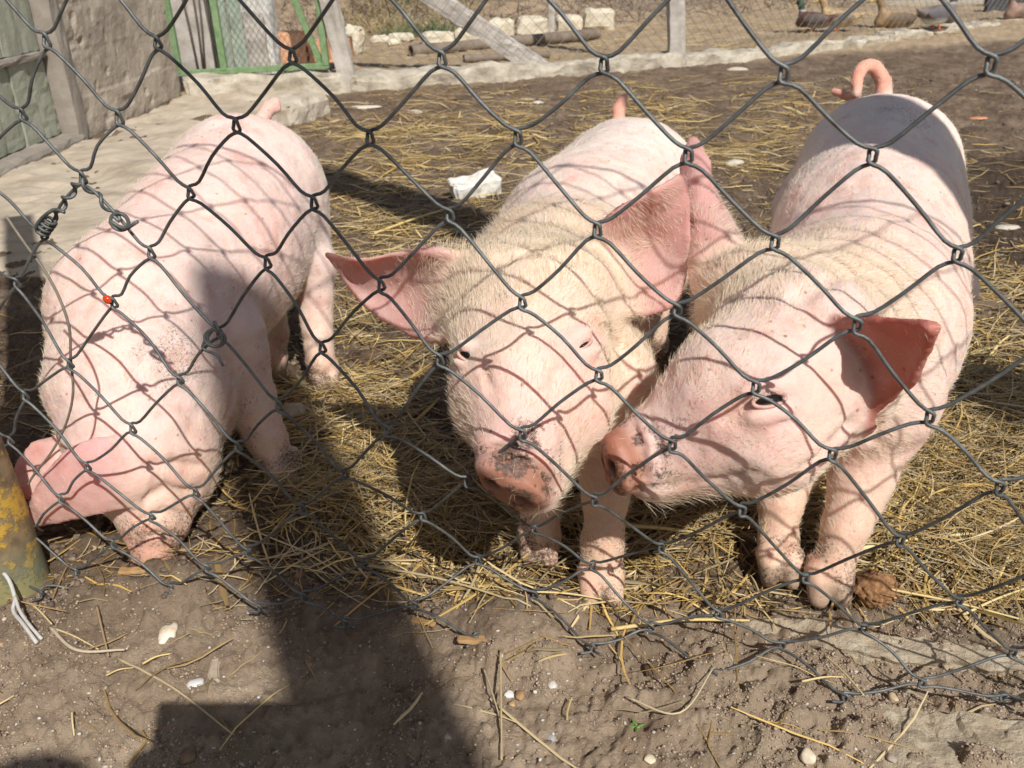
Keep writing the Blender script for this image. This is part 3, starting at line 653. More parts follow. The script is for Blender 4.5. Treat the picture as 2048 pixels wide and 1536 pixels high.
def make_pig(name, label, S, colour, spine, lens, keep, count, seed, eyes, group='pigs at the fence'):
    V, Fc = S.mesh(); G, _ = S.grad(V); Nv = nrm(G)
    V = V+Nv*(.0011*fbm(V, 26, 3, seed)+.0009*fbm(V*np.array([1, 1, 1]), 70, 2, seed+9))[:, None]
    bx_ = nrm(np.array(spine[-1])-np.array(spine[2])); q_ = V@bx_; ani = V*14+bx_*(q_*95)[:, None]
    V = V+Nv*(noise(ani, 1.0, seed+31)*(.0005+.0011*near(V, np.array(spine[2])+bx_*.05, .15, .8)))[:, None]
    hx_ = nrm(np.array(spine[1])-np.array(spine[0])); q2 = V@hx_; an2 = V*20+hx_*(q2*230)[:, None]
    V = V+Nv*(noise(an2, 1.0, seed+37)*.0011*near(V, np.array(spine[0])+hx_*.022, .040, .6))[:, None]
    EM = S.earmask(V); DIRTY[0] = np.zeros(len(V)); C = colour(V, Nv, EM)
    body = mesh_obj(name, V, Fc, SKIN, None, True, C, EM, DIRTY[0])
    tag(body, label, 'pig', group)
    kp = lambda P: keep(P)*np.prod([1-near(P, c, r[0]*2.2, .3) for (c, _, r) in eyes], axis=0)
    build_hair('bristles', body, V, Fc, Nv, spine, lens, count, kp, seed)
    for (c, A, rad) in eyes:
        bm = bmesh.new(); bmesh.ops.create_uvsphere(bm, u_segments=18, v_segments=12, radius=1); A = np.array(A)
        mesh_obj('eye', [(np.array(v.co)*np.array(rad))@A+c for v in bm.verts], [tuple(v.index for v in f.verts) for f in bm.faces], EYE, body, True); bm.free()
        a_, u_, f_ = A; th = np.linspace(0, 2*math.pi, 29); lid = [c+a_*math.cos(t)*rad[0]*1.12+u_*math.sin(t)*rad[1]*1.30-f_*rad[2]*.42*(1-.35*abs(math.cos(t))) for t in th]
        MB().tube(lid, .00135, 7, False).build('eyelid', LIDM, body, True)
        lm = MB()
        for t in np.linspace(.25, math.pi-.25, 13):
            p = c+a_*math.cos(t)*rad[0]*1.1+u_*math.sin(t)*rad[1]*1.35-f_*rad[2]*.6; q = p+(u_*.15+a_*math.cos(t)*.6-f_*.75)*.0042; lm.tube([p, (p+q)/2+u_*.0006, q-u_*.0016], [.00018, .00014, .00005], 4)
        lm.build('eyelashes', HAIR, body)
    return body, V, Nv

def limb(S, pts, k=.014):
    """pts: (x, y, d, radius in px)"""
    for a, b in zip(pts[:-1], pts[1:]): S.cone(at(*a[:3]), at(*b[:3]), a[3]*a[2]/FPX, b[3]*b[2]/FPX, k)
def ball(S, x, y, d, r, k=.02): p = at(x, y, d); S.cone(p, p+1e-4, r*d/FPX, r*d/FPX, k)
def hoof(S, p, fwd, r=.011):
    """cloven foot: two toes and dew claws"""
    f = nrm(np.array([fwd[0], fwd[1], 0])); side = np.array([-f[1], f[0], 0])
    p = np.array([p[0], p[1], 0.0])
    for sgn in (-1, 1):
        S.cone(p+side*sgn*.0080+np.array([0, 0, .020])-f*.003, p+side*sgn*.0088+f*.010+np.array([0, 0, .006]), .0118, .0080, .003)
        S.cone(p+side*sgn*.012-f*.014+np.array([0, 0, .026]), p+side*sgn*.012-f*.018+np.array([0, 0, .018]), .005, .004, .003)

HSTEP = 0.0029
SKIN_C = np.array((.76, .56, .485)); PINK_C = np.array((.72, .43, .395)); WHITE_C = np.array((.77, .665, .60)); CREAM_C = np.array((.75, .61, .465)); TAN_C = np.array((.66, .46, .33)); DIRT_C = np.array((.14, .10, .072)); DISC_C = np.array((.36, .175, .12))

def groove(S, pts, r=.0035, k=.004):
    """crease pressed into the skin along picture points"""
    H_ = [S.hit(*p) for p in pts]
    for a, b in zip(H_[:-1], H_[1:]):
        lo = np.minimum(a, b)-r-k*2; hi = np.maximum(a, b)+r+k*2; sl, X, Y, Z = S.block(lo, hi); ba = b-a; L = ba@ba+1e-9
        t = np.clip(((X-a[0])*ba[0]+(Y-a[1])*ba[1]+(Z-a[2])*ba[2])/L, 0, 1)
        S.cut(sl, np.sqrt((X-a[0]-t*ba[0])**2+(Y-a[1]-t*ba[1])**2+(Z-a[2]-t*ba[2])**2)-r, k)
def snout_disc(S, c, n, a, ra=.0245, rb=.0205):
    n = nrm(n); a = nrm(a-n*(a@n)); b = np.cross(n, a)
    S.ell(c-n*.0045, (a, b, n), (ra, rb, .0095), .006)
    S.ell(c+n*.0135, (a, b, n), (ra*.95, rb*.95, .0095), .004, cut=True)
    for s_ in (-1, 1):
        S.cone(c+a*s_*ra*.42+n*.009, c+a*s_*ra*.42+n*.009+1e-5, .0088, .0088, .0) if False else S.ell(c+a*s_*ra*.43+n*.004, (a, b, n), (.0058, .0070, .0125), .0030, cut=True)
    return a, b

# ------------------------------------------------------------------ pig with its face to the fence
def pig_front():
    S = SDF((-.20, .40, -.004), (.33, 1.22, .36), HSTEP)
    # trunk
    S.cone(at(1255, 392, 1.0), at(1172, 490, .89), .088, .086, .03)
    S.cone(at(1172, 490, .89), at(1118, 600, .78), .086, .080, .03)
    S.cone(at(1215, 470, .96), at(1150, 610, .83), .078, .078, .03)
    S.cone(at(1118, 610, .78), at(1120, 740, .72), .078, .062, .03)
    S.cone(at(1110, 590, .755), at(1075, 640, .665), .074, .058, .03)      # neck
    # head
    ball(S, 1068, 640, .642, 143, .02); ball(S, 1000, 575, .650, 62, .03); ball(S, 1140, 575, .650, 66, .03)
    S.cone(at(1065, 660, .624), at(1042, 760, .594), 128*.624/FPX, 106*.594/FPX, .02)
    ball(S, 968, 700, .612, 46, .03); ball(S, 1140, 690, .600, 60, .03)    # brows
    ball(S, 990, 815, .606, 86, .03); ball(S, 1130, 820, .600, 96, .03)    # cheeks
    ball(S, 1215, 770, .672, 105, .03)                                     # jowl
    S.cone(at(1042, 760, .584), at(1032, 930, .556), 96*.584/FPX, 78*.556/FPX, .02)
    S.cone(at(1075, 860, .602), at(1075, 975, .572), 88*.602/FPX, 54*.572/FPX, .02)
    c = at(1018, 980, .545); n = cvec(-.42, -.84, -.31); a = cvec(.86, -.50, .12)
    av, bv = snout_disc(S, c, n, a, .0260, .0205)
    # mouth line
    S.cone(at(1128, 1000, .556), at(1170, 905, .60), .0028, .0024, .001) if False else None
    # ears
    P, R = ear_sheet([[(955, 520, 0.655), (925, 590, 0.638), (935, 668, 0.625)], [(872, 503, 0.655), (852, 588, 0.690), (862, 676, 0.660)],
                      [(800, 506, 0.665), (785, 575, 0.705), (795, 652, 0.695)], [(725, 519, 0.670), (718, 556, 0.705), (725, 600, 0.710)],
                      [(652, 507, 0.695), (655, 511, 0.697), (658, 516, 0.698)]], .0052, .0034); S.sheet(P, R, .010)
    P, R = ear_sheet([[(1180, 492, 0.670), (1200, 560, 0.655), (1232, 622, 0.638)], [(1212, 444, 0.652), (1258, 530, 0.682), (1300, 622, 0.660)],
                      [(1260, 408, 0.642), (1308, 490, 0.685), (1352, 592, 0.676)], [(1312, 380, 0.638), (1347, 436, 0.670), (1377, 500, 0.675)],
                      [(1360, 352, 0.650), (1364, 354, 0.652), (1368, 358, 0.654)]], .0052, .0034); S.sheet(P, R, .010)
    # legs
    limb(S, [(1195, 850, .72, 70), (1212, 985, .70, 42), (1206, 1080, .70, 36), (1205, 1150, .70, 35)])
    hoof(S, on_ground(1203, 1188), (-.1, -1))
    limb(S, [(1095, 850, .74, 66), (1085, 1000, .745, 38), (1080, 1060, .745, 33), (1078, 1085, .745, 31)])
    hoof(S, on_ground(1078, 1112), (-.1, -1))
    for (hx, sx) in ((.085, -1), (.175, 1)):
        S.cone((hx+.005, 1.00, .19), (hx+.005, .97, .13), .046, .032, .02); S.cone((hx+.005, .97, .13), (hx+.015, 1.035, .085), .030, .018, .012)
        S.cone((hx+.015, 1.035, .085), (hx+.01, 1.01, .025), .017, .015, .01); hoof(S, (hx+.01, 1.01, 0), (-.1, -1))
    # tail
    t = [at(1240, 262, 1.08), at(1236, 222, 1.09), at(1243, 202, 1.09), at(1252, 190, 1.10)]
    for p, q, r1, r2 in zip(t[:-1], t[1:], (.009, .0075, .0062), (.0075, .0062, .0045)): S.cone(p, q, r1, r2, .008)
    groove(S, [(1120, 1015), (1150, 965), (1178, 915)], .0026, .003); groove(S, [(1190, 640), (1240, 700), (1262, 770)], .003, .006); groove(S, [(945, 935), (1000, 905), (1075, 930), (1110, 985)], .0022, .003); groove(S, [(965, 905), (1030, 882), (1090, 905)], .0018, .003)
    groove(S, [(1120, 735), (1105, 770)], .0024, .004); groove(S, [(965, 735), (978, 775)], .0024, .004); groove(S, [(1000, 520), (1070, 505), (1140, 520)], .003, .008)
    # eyes
    e1 = S.hit(938, 712); e2 = S.hit(1160, 694)
    q1 = lids(S, e1, .0060, .35, .35); q2 = lids(S, e2, .0068, -.55, -.45)
    disc = c; poll = at(1070, 540, .675)
    earL = at(810, 580, .68); earR = at(1300, 500, .66)
    def colour(V, Nv, EM):
        n1 = fbm(V, 30, 4, 3); n2 = fbm(V, 90, 3, 11); n3 = fbm(V, 12, 3, 21)
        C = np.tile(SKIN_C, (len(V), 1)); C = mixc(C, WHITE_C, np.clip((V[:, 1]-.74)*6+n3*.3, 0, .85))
        C = mixc(C, CREAM_C, near(V, poll, .16, .8)*.9)
        C = mixc(C, PINK_C, EM*.95)
        C = mixc(C, PINK_C, near(V, at(1035, 880, .56), .042)*.45+near(V, at(1150, 700, .57), .03)*.4)
        C = mixc(C, (.60, .50, .46), np.clip(near(V, at(1010, 500, .80), .07)*.55+near(V, at(1260, 340, .95), .04, .9)*.5, 0, 1))  # shade band's grey put into the neck colour; faint dirt on the back
        C = mixc(C, (.60, .50, .47), np.clip(n3*.5-n1*.25, 0, .32)); C = mixc(C, (.76, .48, .43), np.clip(-n3*.45+n1*.25-.05, 0, .35))
        C = mixc(C, DIRT_C, np.clip(n3*.9+n1*.35-.55, 0, .42))
        C = mixc(C, TAN_C, np.clip((.16-V[:, 2])*9, 0, .8)); C = mixc(C, DIRT_C, np.clip((.065-V[:, 2])*15*np.clip(.7+n1, 0, 2), 0, .85))
        C = mixc(C, (.72, .36, .27), near(V, at(1245, 205, 1.09), .035, .3))
        C = mixc(C, DISC_C, near(V, disc, .034, .35))
        ring = near(V, disc-n*.020+bv*0, .038, .5)*np.clip(.55+n1*1.0+n2*1.1, 0, 1); top = (V-disc)@n < -.004
        C = mixc(C, DIRT_C, np.where(top, np.clip(ring*1.25, 0, .92), near(V, disc, .034)*np.clip(n2*1.3+.42, 0, .9)))
        C = mixc(C, (.30, .20, .10), near(V, at(1135, 745, .60), .012, .8)*.8)
        C = mixc(C, (.06, .03, .025), np.clip(sum(near(V, disc+av*s_*.0115-n*.002, .0085, .5) for s_ in (-1, 1)), 0, 1))
        return C
    spine = [disc, at(1050, 700, .60), poll, at(1090, 470, .84), at(1200, 330, .95), at(1250, 250, 1.05)]
    def lens(P): return .009+.011*near(P, poll, .14)+.007*near(P, at(1110, 960, .59), .06)-.006*np.maximum(near(P, earL, .07), near(P, earR, .06))
    def keep(P): return np.clip(.45+.9*near(P, poll, .16, .8)+.6*near(P, at(1060, 800, .62), .1)-1.2*near(P, disc, .034, .3)-.45*near(P, at(1030, 890, .56), .03)-.3*np.maximum(near(P, earL, .08), near(P, earR, .075)), .02, 2)*np.where(P[:, 2] < .03, .1, 1)
    return make_pig('pig', 'pink pig facing the wire with both big ears spread and muddy snout at the mesh', S, colour, spine, lens, keep, 80000, 21,
                    [q1, q2])

# ------------------------------------------------------------------ pig with its head turned sideways
def pig_side():
    S = SDF((.035, .36, -.004), (.62, 1.16, .40), HSTEP)
    S.cone(at(1755, 350, 1.0), at(1730, 482, .89), .0905, .088, .03)
    S.cone(at(1730, 482, .89), at(1712, 640, .77), .088, .083, .03)
    S.cone(at(1775, 450, .98), at(1745, 600, .84), .074, .078, .03)
    S.cone(at(1722, 650, .77), at(1715, 770, .70), .083, .064, .03)
    S.cone(at(1690, 640, .745), at(1600, 685, .635), .078, .064, .03)
    ball(S, 1580, 690, .585, 150, .025); ball(S, 1500, 600, .645, 96, .04)
    S.cone(at(1580, 700, .575), at(1465, 775, .552), 146*.57/FPX, 118*.552/FPX, .025)
    S.cone(at(1600, 800, .570), at(1540, 855, .552), 128*.565/FPX, 120*.552/FPX, .03)
    ball(S, 1690, 775, .605, 98, .03)
    S.cone(at(1465, 780, .556), at(1285, 905, .566), 112*.556/FPX, 71*.566/FPX, .02)
    S.cone(at(1520, 880, .556), at(1320, 945, .572), 96*.556/FPX, 49*.572/FPX, .025)
    ball(S, 1545, 765, .525, 38, .03)
    c = at(1220, 930, .560); n = cvec(-.95, -.22, -.14); a = cvec(.30, -.93, .1)
    a = np.cross(n, a) if False else a
    nn = nrm(n); bb = nrm(a-nn*(a@nn)); aa = np.cross(bb, nn)         # aa: across the snout, bb: down the disc
    av, bv = snout_disc(S, c, nn, aa, .0245, .0215)
    P, R = ear_sheet([[(1625, 690, .575), (1658, 770, .578), (1690, 858, .580)], [(1672, 650, .528), (1706, 742, .545), (1738, 856, .548)],
                      [(1735, 641, .498), (1768, 714, .516), (1790, 806, .520)], [(1804, 645, .474), (1822, 690, .486), (1834, 742, .490)],
                      [(1858, 651, .456), (1862, 655, .457), (1865, 661, .458)]], .0050, .0034); S.sheet(P, R, .009)
    ball(S, 1650, 672, .556, 44, .02)
    P, R = ear_sheet([[(1392, 575, 0.665), (1445, 575, 0.650), (1512, 535, 0.660)], [(1376, 480, 0.687), (1422, 478, 0.667), (1470, 468, 0.680)],
                      [(1362, 400, 0.707), (1402, 400, 0.687), (1436, 398, 0.700)], [(1364, 325, 0.725), (1390, 328, 0.710), (1412, 325, 0.717)],
                      [(1380, 277, 0.740), (1387, 276, 0.740), (1394, 279, 0.740)]], .0052, .0034); S.sheet(P, R, .010)
    limb(S, [(1768, 800, .71, 92), (1722, 955, .70, 60)], .014); limb(S, [(1722, 955, .70, 60), (1690, 1060, .694, 44), (1662, 1150, .692, 35)], .006)
    hoof(S, on_ground(1654, 1192), (-.15, -1))
    limb(S, [(1620, 870, .745, 66), (1562, 1000, .73, 42), (1558, 1075, .726, 37), (1560, 1122, .722, 32)], .006)
    hoof(S, on_ground(1556, 1155), (-.15, -1))
    for (hx, hy) in ((.395, .95), (.495, .895)):
        S.cone((hx-.03, hy+.05, .19), (hx-.015, hy, .13), .050, .034, .02); S.cone((hx-.01, hy, .13), (hx-.005, hy+.05, .085), .030, .018, .012)
        S.cone((hx-.005, hy+.05, .085), (hx-.01, hy+.03, .025), .017, .0145, .01); hoof(S, (hx-.01, hy+.03, 0), (-.3, -1))
    t = catmull([at(1762, 215, 1.08), at(1768, 172, 1.095), at(1752, 136, 1.10), at(1728, 133, 1.095), at(1714, 160, 1.085), at(1712, 188, 1.08), at(1695, 192, 1.10), at(1668, 183, 1.11)], 4)
    rr = np.linspace(.0105, .0042, len(t))
    for p, q, r1, r2 in zip(t[:-1], t[1:], rr[:-1], rr[1:]): S.cone(p, q, r1, r2, .003)
    groove(S, [(1262, 985), (1340, 972), (1440, 962), (1510, 940)], .0024, .003); groove(S, [(1262, 850), (1285, 900), (1290, 955)], .0022, .003); groove(S, [(1295, 830), (1318, 885), (1320, 935)], .0018, .003); groove(S, [(1500, 815), (1455, 840)], .0026, .004); groove(S, [(1520, 830), (1560, 845), (1590, 830)], .002, .004)
    groove(S, [(1600, 600), (1650, 560), (1720, 545)], .003, .010); groove(S, [(1745, 880), (1770, 830), (1800, 790)], .0035, .008); groove(S, [(1610, 940), (1660, 900), (1700, 850)], .003, .006)
    e = S.hit(1538, 800); q1 = lids(S, e, .0078, -.2, .15)
    e2 = at(1395, 690, .70)
    disc = c; poll = at(1560, 560, .65); earN = at(1765, 725, .515); earF = at(1410, 430, .69)
    def colour(V, Nv, EM):
        n1 = fbm(V, 30, 4, 33); n2 = fbm(V, 90, 3, 41); n3 = fbm(V, 12, 3, 51)
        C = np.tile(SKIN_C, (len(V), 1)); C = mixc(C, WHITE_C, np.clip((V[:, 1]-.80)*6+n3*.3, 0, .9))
        C = mixc(C, CREAM_C, np.clip(near(V, poll, .11, .8)+near(V, at(1500, 700, .60), .07, .9)*.7, 0, 1)*.8)
        C = mixc(C, PINK_C, EM); C = mixc(C, (.50, .18, .135), EM*near(V, earN, .09, .3))  # near ear darkened and reddened: its shade and backlit glow put into the colour
        C = mixc(C, PINK_C, np.clip(near(V, at(1370, 870, .53), .045)*.5+near(V, at(1530, 800, .52), .026)*.6+near(V, at(1560, 880, .505), .02)*.4, 0, 1))
        C = mixc(C, (.60, .50, .47), np.clip(n3*.5-n1*.25, 0, .32)); C = mixc(C, (.76, .48, .43), np.clip(-n3*.45+n1*.25-.05, 0, .35))
        C = mixc(C, DIRT_C, np.clip(n3*.9+n1*.35-.62, 0, .40))
        C = mixc(C, TAN_C, np.clip((.13-V[:, 2])*9, 0, .75)); C = mixc(C, (.33, .24, .17), np.clip((.021-V[:, 2])*200, 0, .85)); C = mixc(C, DIRT_C, np.clip((.060-V[:, 2])*16*np.clip(.7+n1, 0, 2), 0, .8))
        C = mixc(C, (.72, .36, .27), near(V, at(1725, 150, 1.10), .05, .25))
        C = mixc(C, DISC_C*np.array((1.05, .92, .85)), near(V, disc, .033, .35))
        ring = near(V, disc-nn*.022, .036, .5)*np.clip(.45+n1*1.0+n2*1.1, 0, 1); top = (V-disc)@nn < -.004
        C = mixc(C, DIRT_C, np.where(top, np.clip(ring*1.3, 0, .9), near(V, disc, .034)*np.clip(n2*1.3+.42, 0, .9)))
        C = mixc(C, DIRT_C, near(V, at(1290, 845, .53), .016, .9)*np.clip(.5+n2, 0, 1)*.85)
        C = mixc(C, (.03, .02, .018), np.clip(sum(near(V, disc+av*s_*.0108-nn*.002, .0085, .5) for s_ in (-1, 1)), 0, 1))
        C = mixc(C, (.35, .10, .08), near(V, earF, .05)*np.clip(n2*2-1.1, 0, .7))
        return C
    spine = [disc, at(1450, 720, .55), poll, at(1690, 480, .82), at(1750, 300, .95), at(1765, 200, 1.06)]
    def lens(P): return .0085+.011*near(P, poll, .15)+.010*near(P, at(1330, 985, .56), .035)-.006*np.maximum(near(P, earN, .07), near(P, earF, .09))
    def keep(P): return np.clip(.5+.9*near(P, poll, .17, .8)+.7*near(P, at(1500, 780, .58), .1)-1.2*near(P, disc, .033, .3)-.5*near(P, at(1350, 880, .53), .03)-.35*np.maximum(near(P, earN, .08), near(P, earF, .09)), .02, 2)*np.where(P[:, 2] < .03, .1, 1)
    return make_pig('pig', 'pink pig with curled tail, head turned sideways against its neighbour\'s cheek', S, colour, spine, lens, keep, 80000, 22,
                    [q1])

# ------------------------------------------------------------------ pig rooting with its snout in the soil
def pig_rooting():
    S = SDF((-.52, .50, -.006), (-.13, 1.26, .36), HSTEP)
    S.cone(at(492, 396, 1.05), at(418, 508, .95), .099, .094, .03)
    S.cone(at(418, 508, .95), at(300, 630, .85), .094, .086, .03)
    S.cone(at(492, 450, 1.03), at(405, 570, .92), .080, .074, .03)
    S.cone(at(300, 630, .85), at(272, 770, .795), .086, .070, .03)
    S.cone(at(340, 700, .87), at(345, 800, .83), .070, .062, .03)
    S.cone(at(272, 770, .79), at(280, 900, .768), .070, .052, .03)
    ball(S, 280, 900, .768, 118, .03); ball(S, 335, 930, .785, 80, .03)
    S.cone(at(292, 930, .762), at(304, 1030, .752), 98*.76/FPX, 58*.75/FPX, .02)
    S.cone(at(345, 960, .785), at(325, 1050, .765), 70*.78/FPX, 42*.76/FPX, .02)
    S.cone(at(306, 1030, .752), at(310, 1118, .746), 56*.75/FPX, 39*.75/FPX, .012)
    c = at(311, 1132, .748); n = cvec(.05, -.85, .40); a = cvec(1, .05, .0)
    av, bv = snout_disc(S, c, n, a, .0205, .018)
    P, R = ear_sheet([[(282, 880, .722), (292, 945, .716), (276, 1004, .722)], [(195, 880, .698), (208, 950, .697), (216, 1020, .708)],
                      [(126, 912, .698), (140, 968, .700), (152, 1036, .710)], [(80, 966, .710), (93, 1006, .712), (106, 1046, .718)],
                      [(54, 1038, .727), (58, 1044, .728), (63, 1050, .729)]], .0042, .0032); S.sheet(P, R, .006)
    P, R = ear_sheet([[(165, 862, .785), (155, 905, .775), (170, 940, .765)], [(102, 880, .772), (97, 925, .762), (108, 966, .758)],
                      [(64, 898, .762), (64, 945, .752), (80, 990, .750)], [(38, 930, .755), (44, 960, .748), (60, 994, .745)],
                      [(28, 962, .748), (30, 966, .747), (33, 970, .747)]], .0046, .0032); S.sheet(P, R, .008)
    limb(S, [(450, 690, .86, 88), (497, 790, .87, 52)], .014); limb(S, [(497, 790, .87, 52), (535, 880, .87, 40), (560, 938, .868, 33)], .006)
    hoof(S, on_ground(572, 962), (.25, -1))
    limb(S, [(215, 740, .85, 80), (190, 860, .86, 50), (180, 960, .865, 36), (180, 985, .865, 34)]); hoof(S, on_ground(180, 1000), (0, -1))
    limb(S, [(580, 450, 1.06, 76), (630, 530, 1.04, 44)], .014); limb(S, [(630, 530, 1.04, 44), (632, 630, 1.05, 30), (642, 725, 1.045, 29)], .006); hoof(S, on_ground(652, 775), (.1, -1))
    limb(S, [(470, 520, 1.10, 84), (520, 600, 1.08, 46), (540, 660, 1.09, 32), (545, 715, 1.09, 30)]); hoof(S, on_ground(546, 752), (.1, -1))
    t = [at(525, 240, 1.14), at(537, 216, 1.15), at(550, 207, 1.15), at(557, 218, 1.15)]
    for p, q, r1, r2 in zip(t[:-1], t[1:], (.010, .008, .0065), (.008, .0065, .0045)): S.cone(p, q, r1, r2, .008)
    groove(S, [(292, 1000), (330, 975), (395, 985)], .0035, .005); groove(S, [(285, 1040), (330, 1020), (372, 1030)], .0026, .004); groove(S, [(300, 930), (345, 925), (400, 935)], .0026, .006); groove(S, [(280, 1075), (320, 1065), (352, 1070)], .002, .003); groove(S, [(440, 690), (470, 760), (455, 830)], .004, .008)
    poll = at(230, 830, .76); earN = at(160, 965, .712); earF = at(75, 940, .76); disc = c
    def colour(V, Nv, EM):
        n1 = fbm(V, 30, 4, 63); n2 = fbm(V, 90, 3, 71); n3 = fbm(V, 12, 3, 81)
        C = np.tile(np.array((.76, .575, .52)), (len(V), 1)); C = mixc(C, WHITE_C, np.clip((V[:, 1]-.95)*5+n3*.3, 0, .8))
        C = mixc(C, np.array((.80, .50, .49)), EM)
        for (x, y, d, r, w) in ((425, 490, .9, .016, .6), (400, 518, .88, .012, .4), (330, 630, .8, .022, .55), (640, 470, 1.05, .03, .5), (300, 690, .78, .012, .35), (470, 760, .85, .03, .4)):
            q = S.hit(x, y); C = mixc(C, (.34, .28, .25), near(V, q, r, .9)*np.clip(.5+n2, 0, 1)*w)
        C = mixc(C, (.60, .50, .47), np.clip(n3*.5-n1*.25, 0, .32)); C = mixc(C, (.76, .48, .43), np.clip(-n3*.45+n1*.25-.05, 0, .35))
        C = mixc(C, DIRT_C, np.clip(n3*.9+n1*.35-.58, 0, .42))
        C = mixc(C, TAN_C, np.clip((.12-V[:, 2])*8, 0, .7)); C = mixc(C, (.33, .24, .17), np.clip((.021-V[:, 2])*200, 0, .85)); C = mixc(C, DIRT_C, np.clip((.065-V[:, 2])*15*np.clip(.6+n1, 0, 2), 0, .8))
        C = mixc(C, (.74, .46, .40), near(V, at(545, 212, 1.15), .035, .3))
        C = mixc(C, DISC_C*np.array((1.5, 1.6, 1.7)), near(V, disc+np.array([0, 0, .015]), .035, .6)*.8)
        return C
    spine = [disc, at(290, 980, .68), poll, at(290, 600, .84), at(420, 400, .98), at(510, 240, 1.12)]
    def lens(P): return .0075+.002*near(P, poll, .14)-.004*np.maximum(near(P, earN, .09), near(P, earF, .07))
    def keep(P): return np.clip(.7-1.0*near(P, disc, .033, .3)-.5*np.maximum(near(P, earN, .09), near(P, earF, .07)), .02, 2)*np.where(P[:, 2] < .03, .1, 1)
    r = make_pig('pig', 'pink pig with its head down, rooting in the soil beside the yellow post', S, colour, spine, lens, keep, 56000, 23, [])
    return r
PIG_F = pig_front(); PIG_S = pig_side(); PIG_R = pig_rooting()
# ------------------------------------------------------------------ chain link fence in front of the camera
FYAW = math.radians(-18.785); FD = .453; CW = .0425; FX0 = .00858; FZ0 = CAMH-.0867; FCH = .04164
def fplane(x, y):
    r = px_ray(x, y); k = FD/(r[1]-r[0]*math.tan(FYAW)); return CAM+r*k
def lattice(i, j):
    s_ = i*CW+FX0; return np.array([s_*math.cos(FYAW), FD+s_*math.sin(FYAW), FZ0-j*FCH])
KN = {(0,0):(1036,275),(1,-1):(1208,130),(-1,-1):(884,118),(-2,0):(740,275),(-1,1):(900,430),(1,1):(1195,460),(2,0):(1377,312),(3,-1):(1568,148),(4,0):(1745,312),(5,-1):(1982,130),
(3,1):(1550,485),(5,1):(1915,510),(0,2):(1045,605),(2,2):(1355,620),(4,2):(1715,650),(-2,2):(763,570),(-1,3):(880,720),(1,3):(1198,750),(3,3):(1512,775),(5,3):(1860,835),
(0,4):(1045,868),(2,4):(1345,890),(4,4):(1665,910),(6,4):(2000,975),(1,5):(1190,1000),(3,5):(1485,1020),(5,5):(1800,1080),(0,6):(1069,1058),
(-3,-1):(585,112),(-5,-1):(315,85),(-4,0):(472,250),(-6,0):(238,235),(-3,1):(628,405),(-5,1):(381,385),(-7,1):(165,355),(-4,2):(535,525),(-6,2):(302,505),
(-5,3):(440,665),(-3,3):(645,695),(-7,3):(228,605),(-6,4):(360,760),(-4,4):(558,810),(-7,5):(265,857),(-8,4):(140,728),(-2,4):(775,860),(-8,2):(88,468),(-9,3):(33,565),(-8,0):(45,228),(-7,-1):(92,80),
(-9,5):(50,790),(-5,5):(476,893),(-3,5):(690,948),(-1,5):(935,962),(-10,6):(20,880),(-8,6):(175,933),(-6,6):(392,985),(-4,6):(605,1015),(-2,6):(846,1032),
(-9,7):(122,997),(-7,7):(304,1033),(-5,7):(496,1103),(-3,7):(729,1126),(-1,7):(956,1120),(1,7):(1186,1131),(2,6):(1323,1093),(4,6):(1611,1155),(6,6):(1919,1201),
(-10,8):(61,1062),(-8,8):(227,1087),(-6,8):(415,1135),(-4,8):(609,1193),(-2,8):(831,1210),(0,8):(1070,1189),(2,8):(1302,1255),(3,7):(1437,1228),(5,7):(1729,1255),(7,7):(2026,1305),
(4,8):(1564,1290),(6,8):(1844,1366),(-9,9):(154,1144),(-7,9):(344,1176),(-5,9):(520,1215),(-3,9):(690,1245),(-1,9):(952,1277),(1,9):(1185,1296),(3,9):(1428,1351),(5,9):(1690,1395),(7,9):(2005,1394),(-10,10):(84,1187)}
KPOS = {}
def sstep(t): t = min(max(t, 0), 1); return t*t*(3-2*t)
for (i, j), (x, y) in KN.items():
    p = fplane(x, y); g = on_ground(x, y, .010)
    wi = sstep((i+6)/5.0); t = sstep((j-4.2)/4.6)*wi
    if p[2] < .006: t = 1
    KPOS[(i, j)] = p*(1-t)+g*t
JMIN, IMIN, IMAX = -10, -15, 40
def knot(i, j):
    if (i, j) in KPOS: return KPOS[(i, j)]
    p = lattice(i, j)
    # carry on the shape of the nearest measured knots
    w = 0; o = np.zeros(3)
    for (a, b), q in KPOS.items():
        d2 = (a-i)**2+(b-j)**2
        if d2 < 20: ww = math.exp(-d2/5); w += ww; o += ww*(q-lattice(a, b))
    if w > 0: p = p+o/(w+.35)
    rr = random.Random(i*91+j*7); p = p+np.array([rr.uniform(-.003, .003), rr.uniform(-.003, .003), rr.uniform(-.003, .003)])
    return p
GALV = noisy('weathered_galvanised_wire', (.060, .054, .047), (.120, .127, .126), 90, .52, .5, 500, .0006, c3=(.19, .205, .20), metallic=.4)
fence = empty('chain_link_fence', lattice(0, 10)*np.array([1, 1, 0])); fl = np.array(fence.location)
tag(fence, 'sagging grey chain link fence standing in front of the pigs', 'fence')
WR = .00106
fnorm = np.array([math.sin(FYAW), -math.cos(FYAW), 0])*1.0      # towards the camera
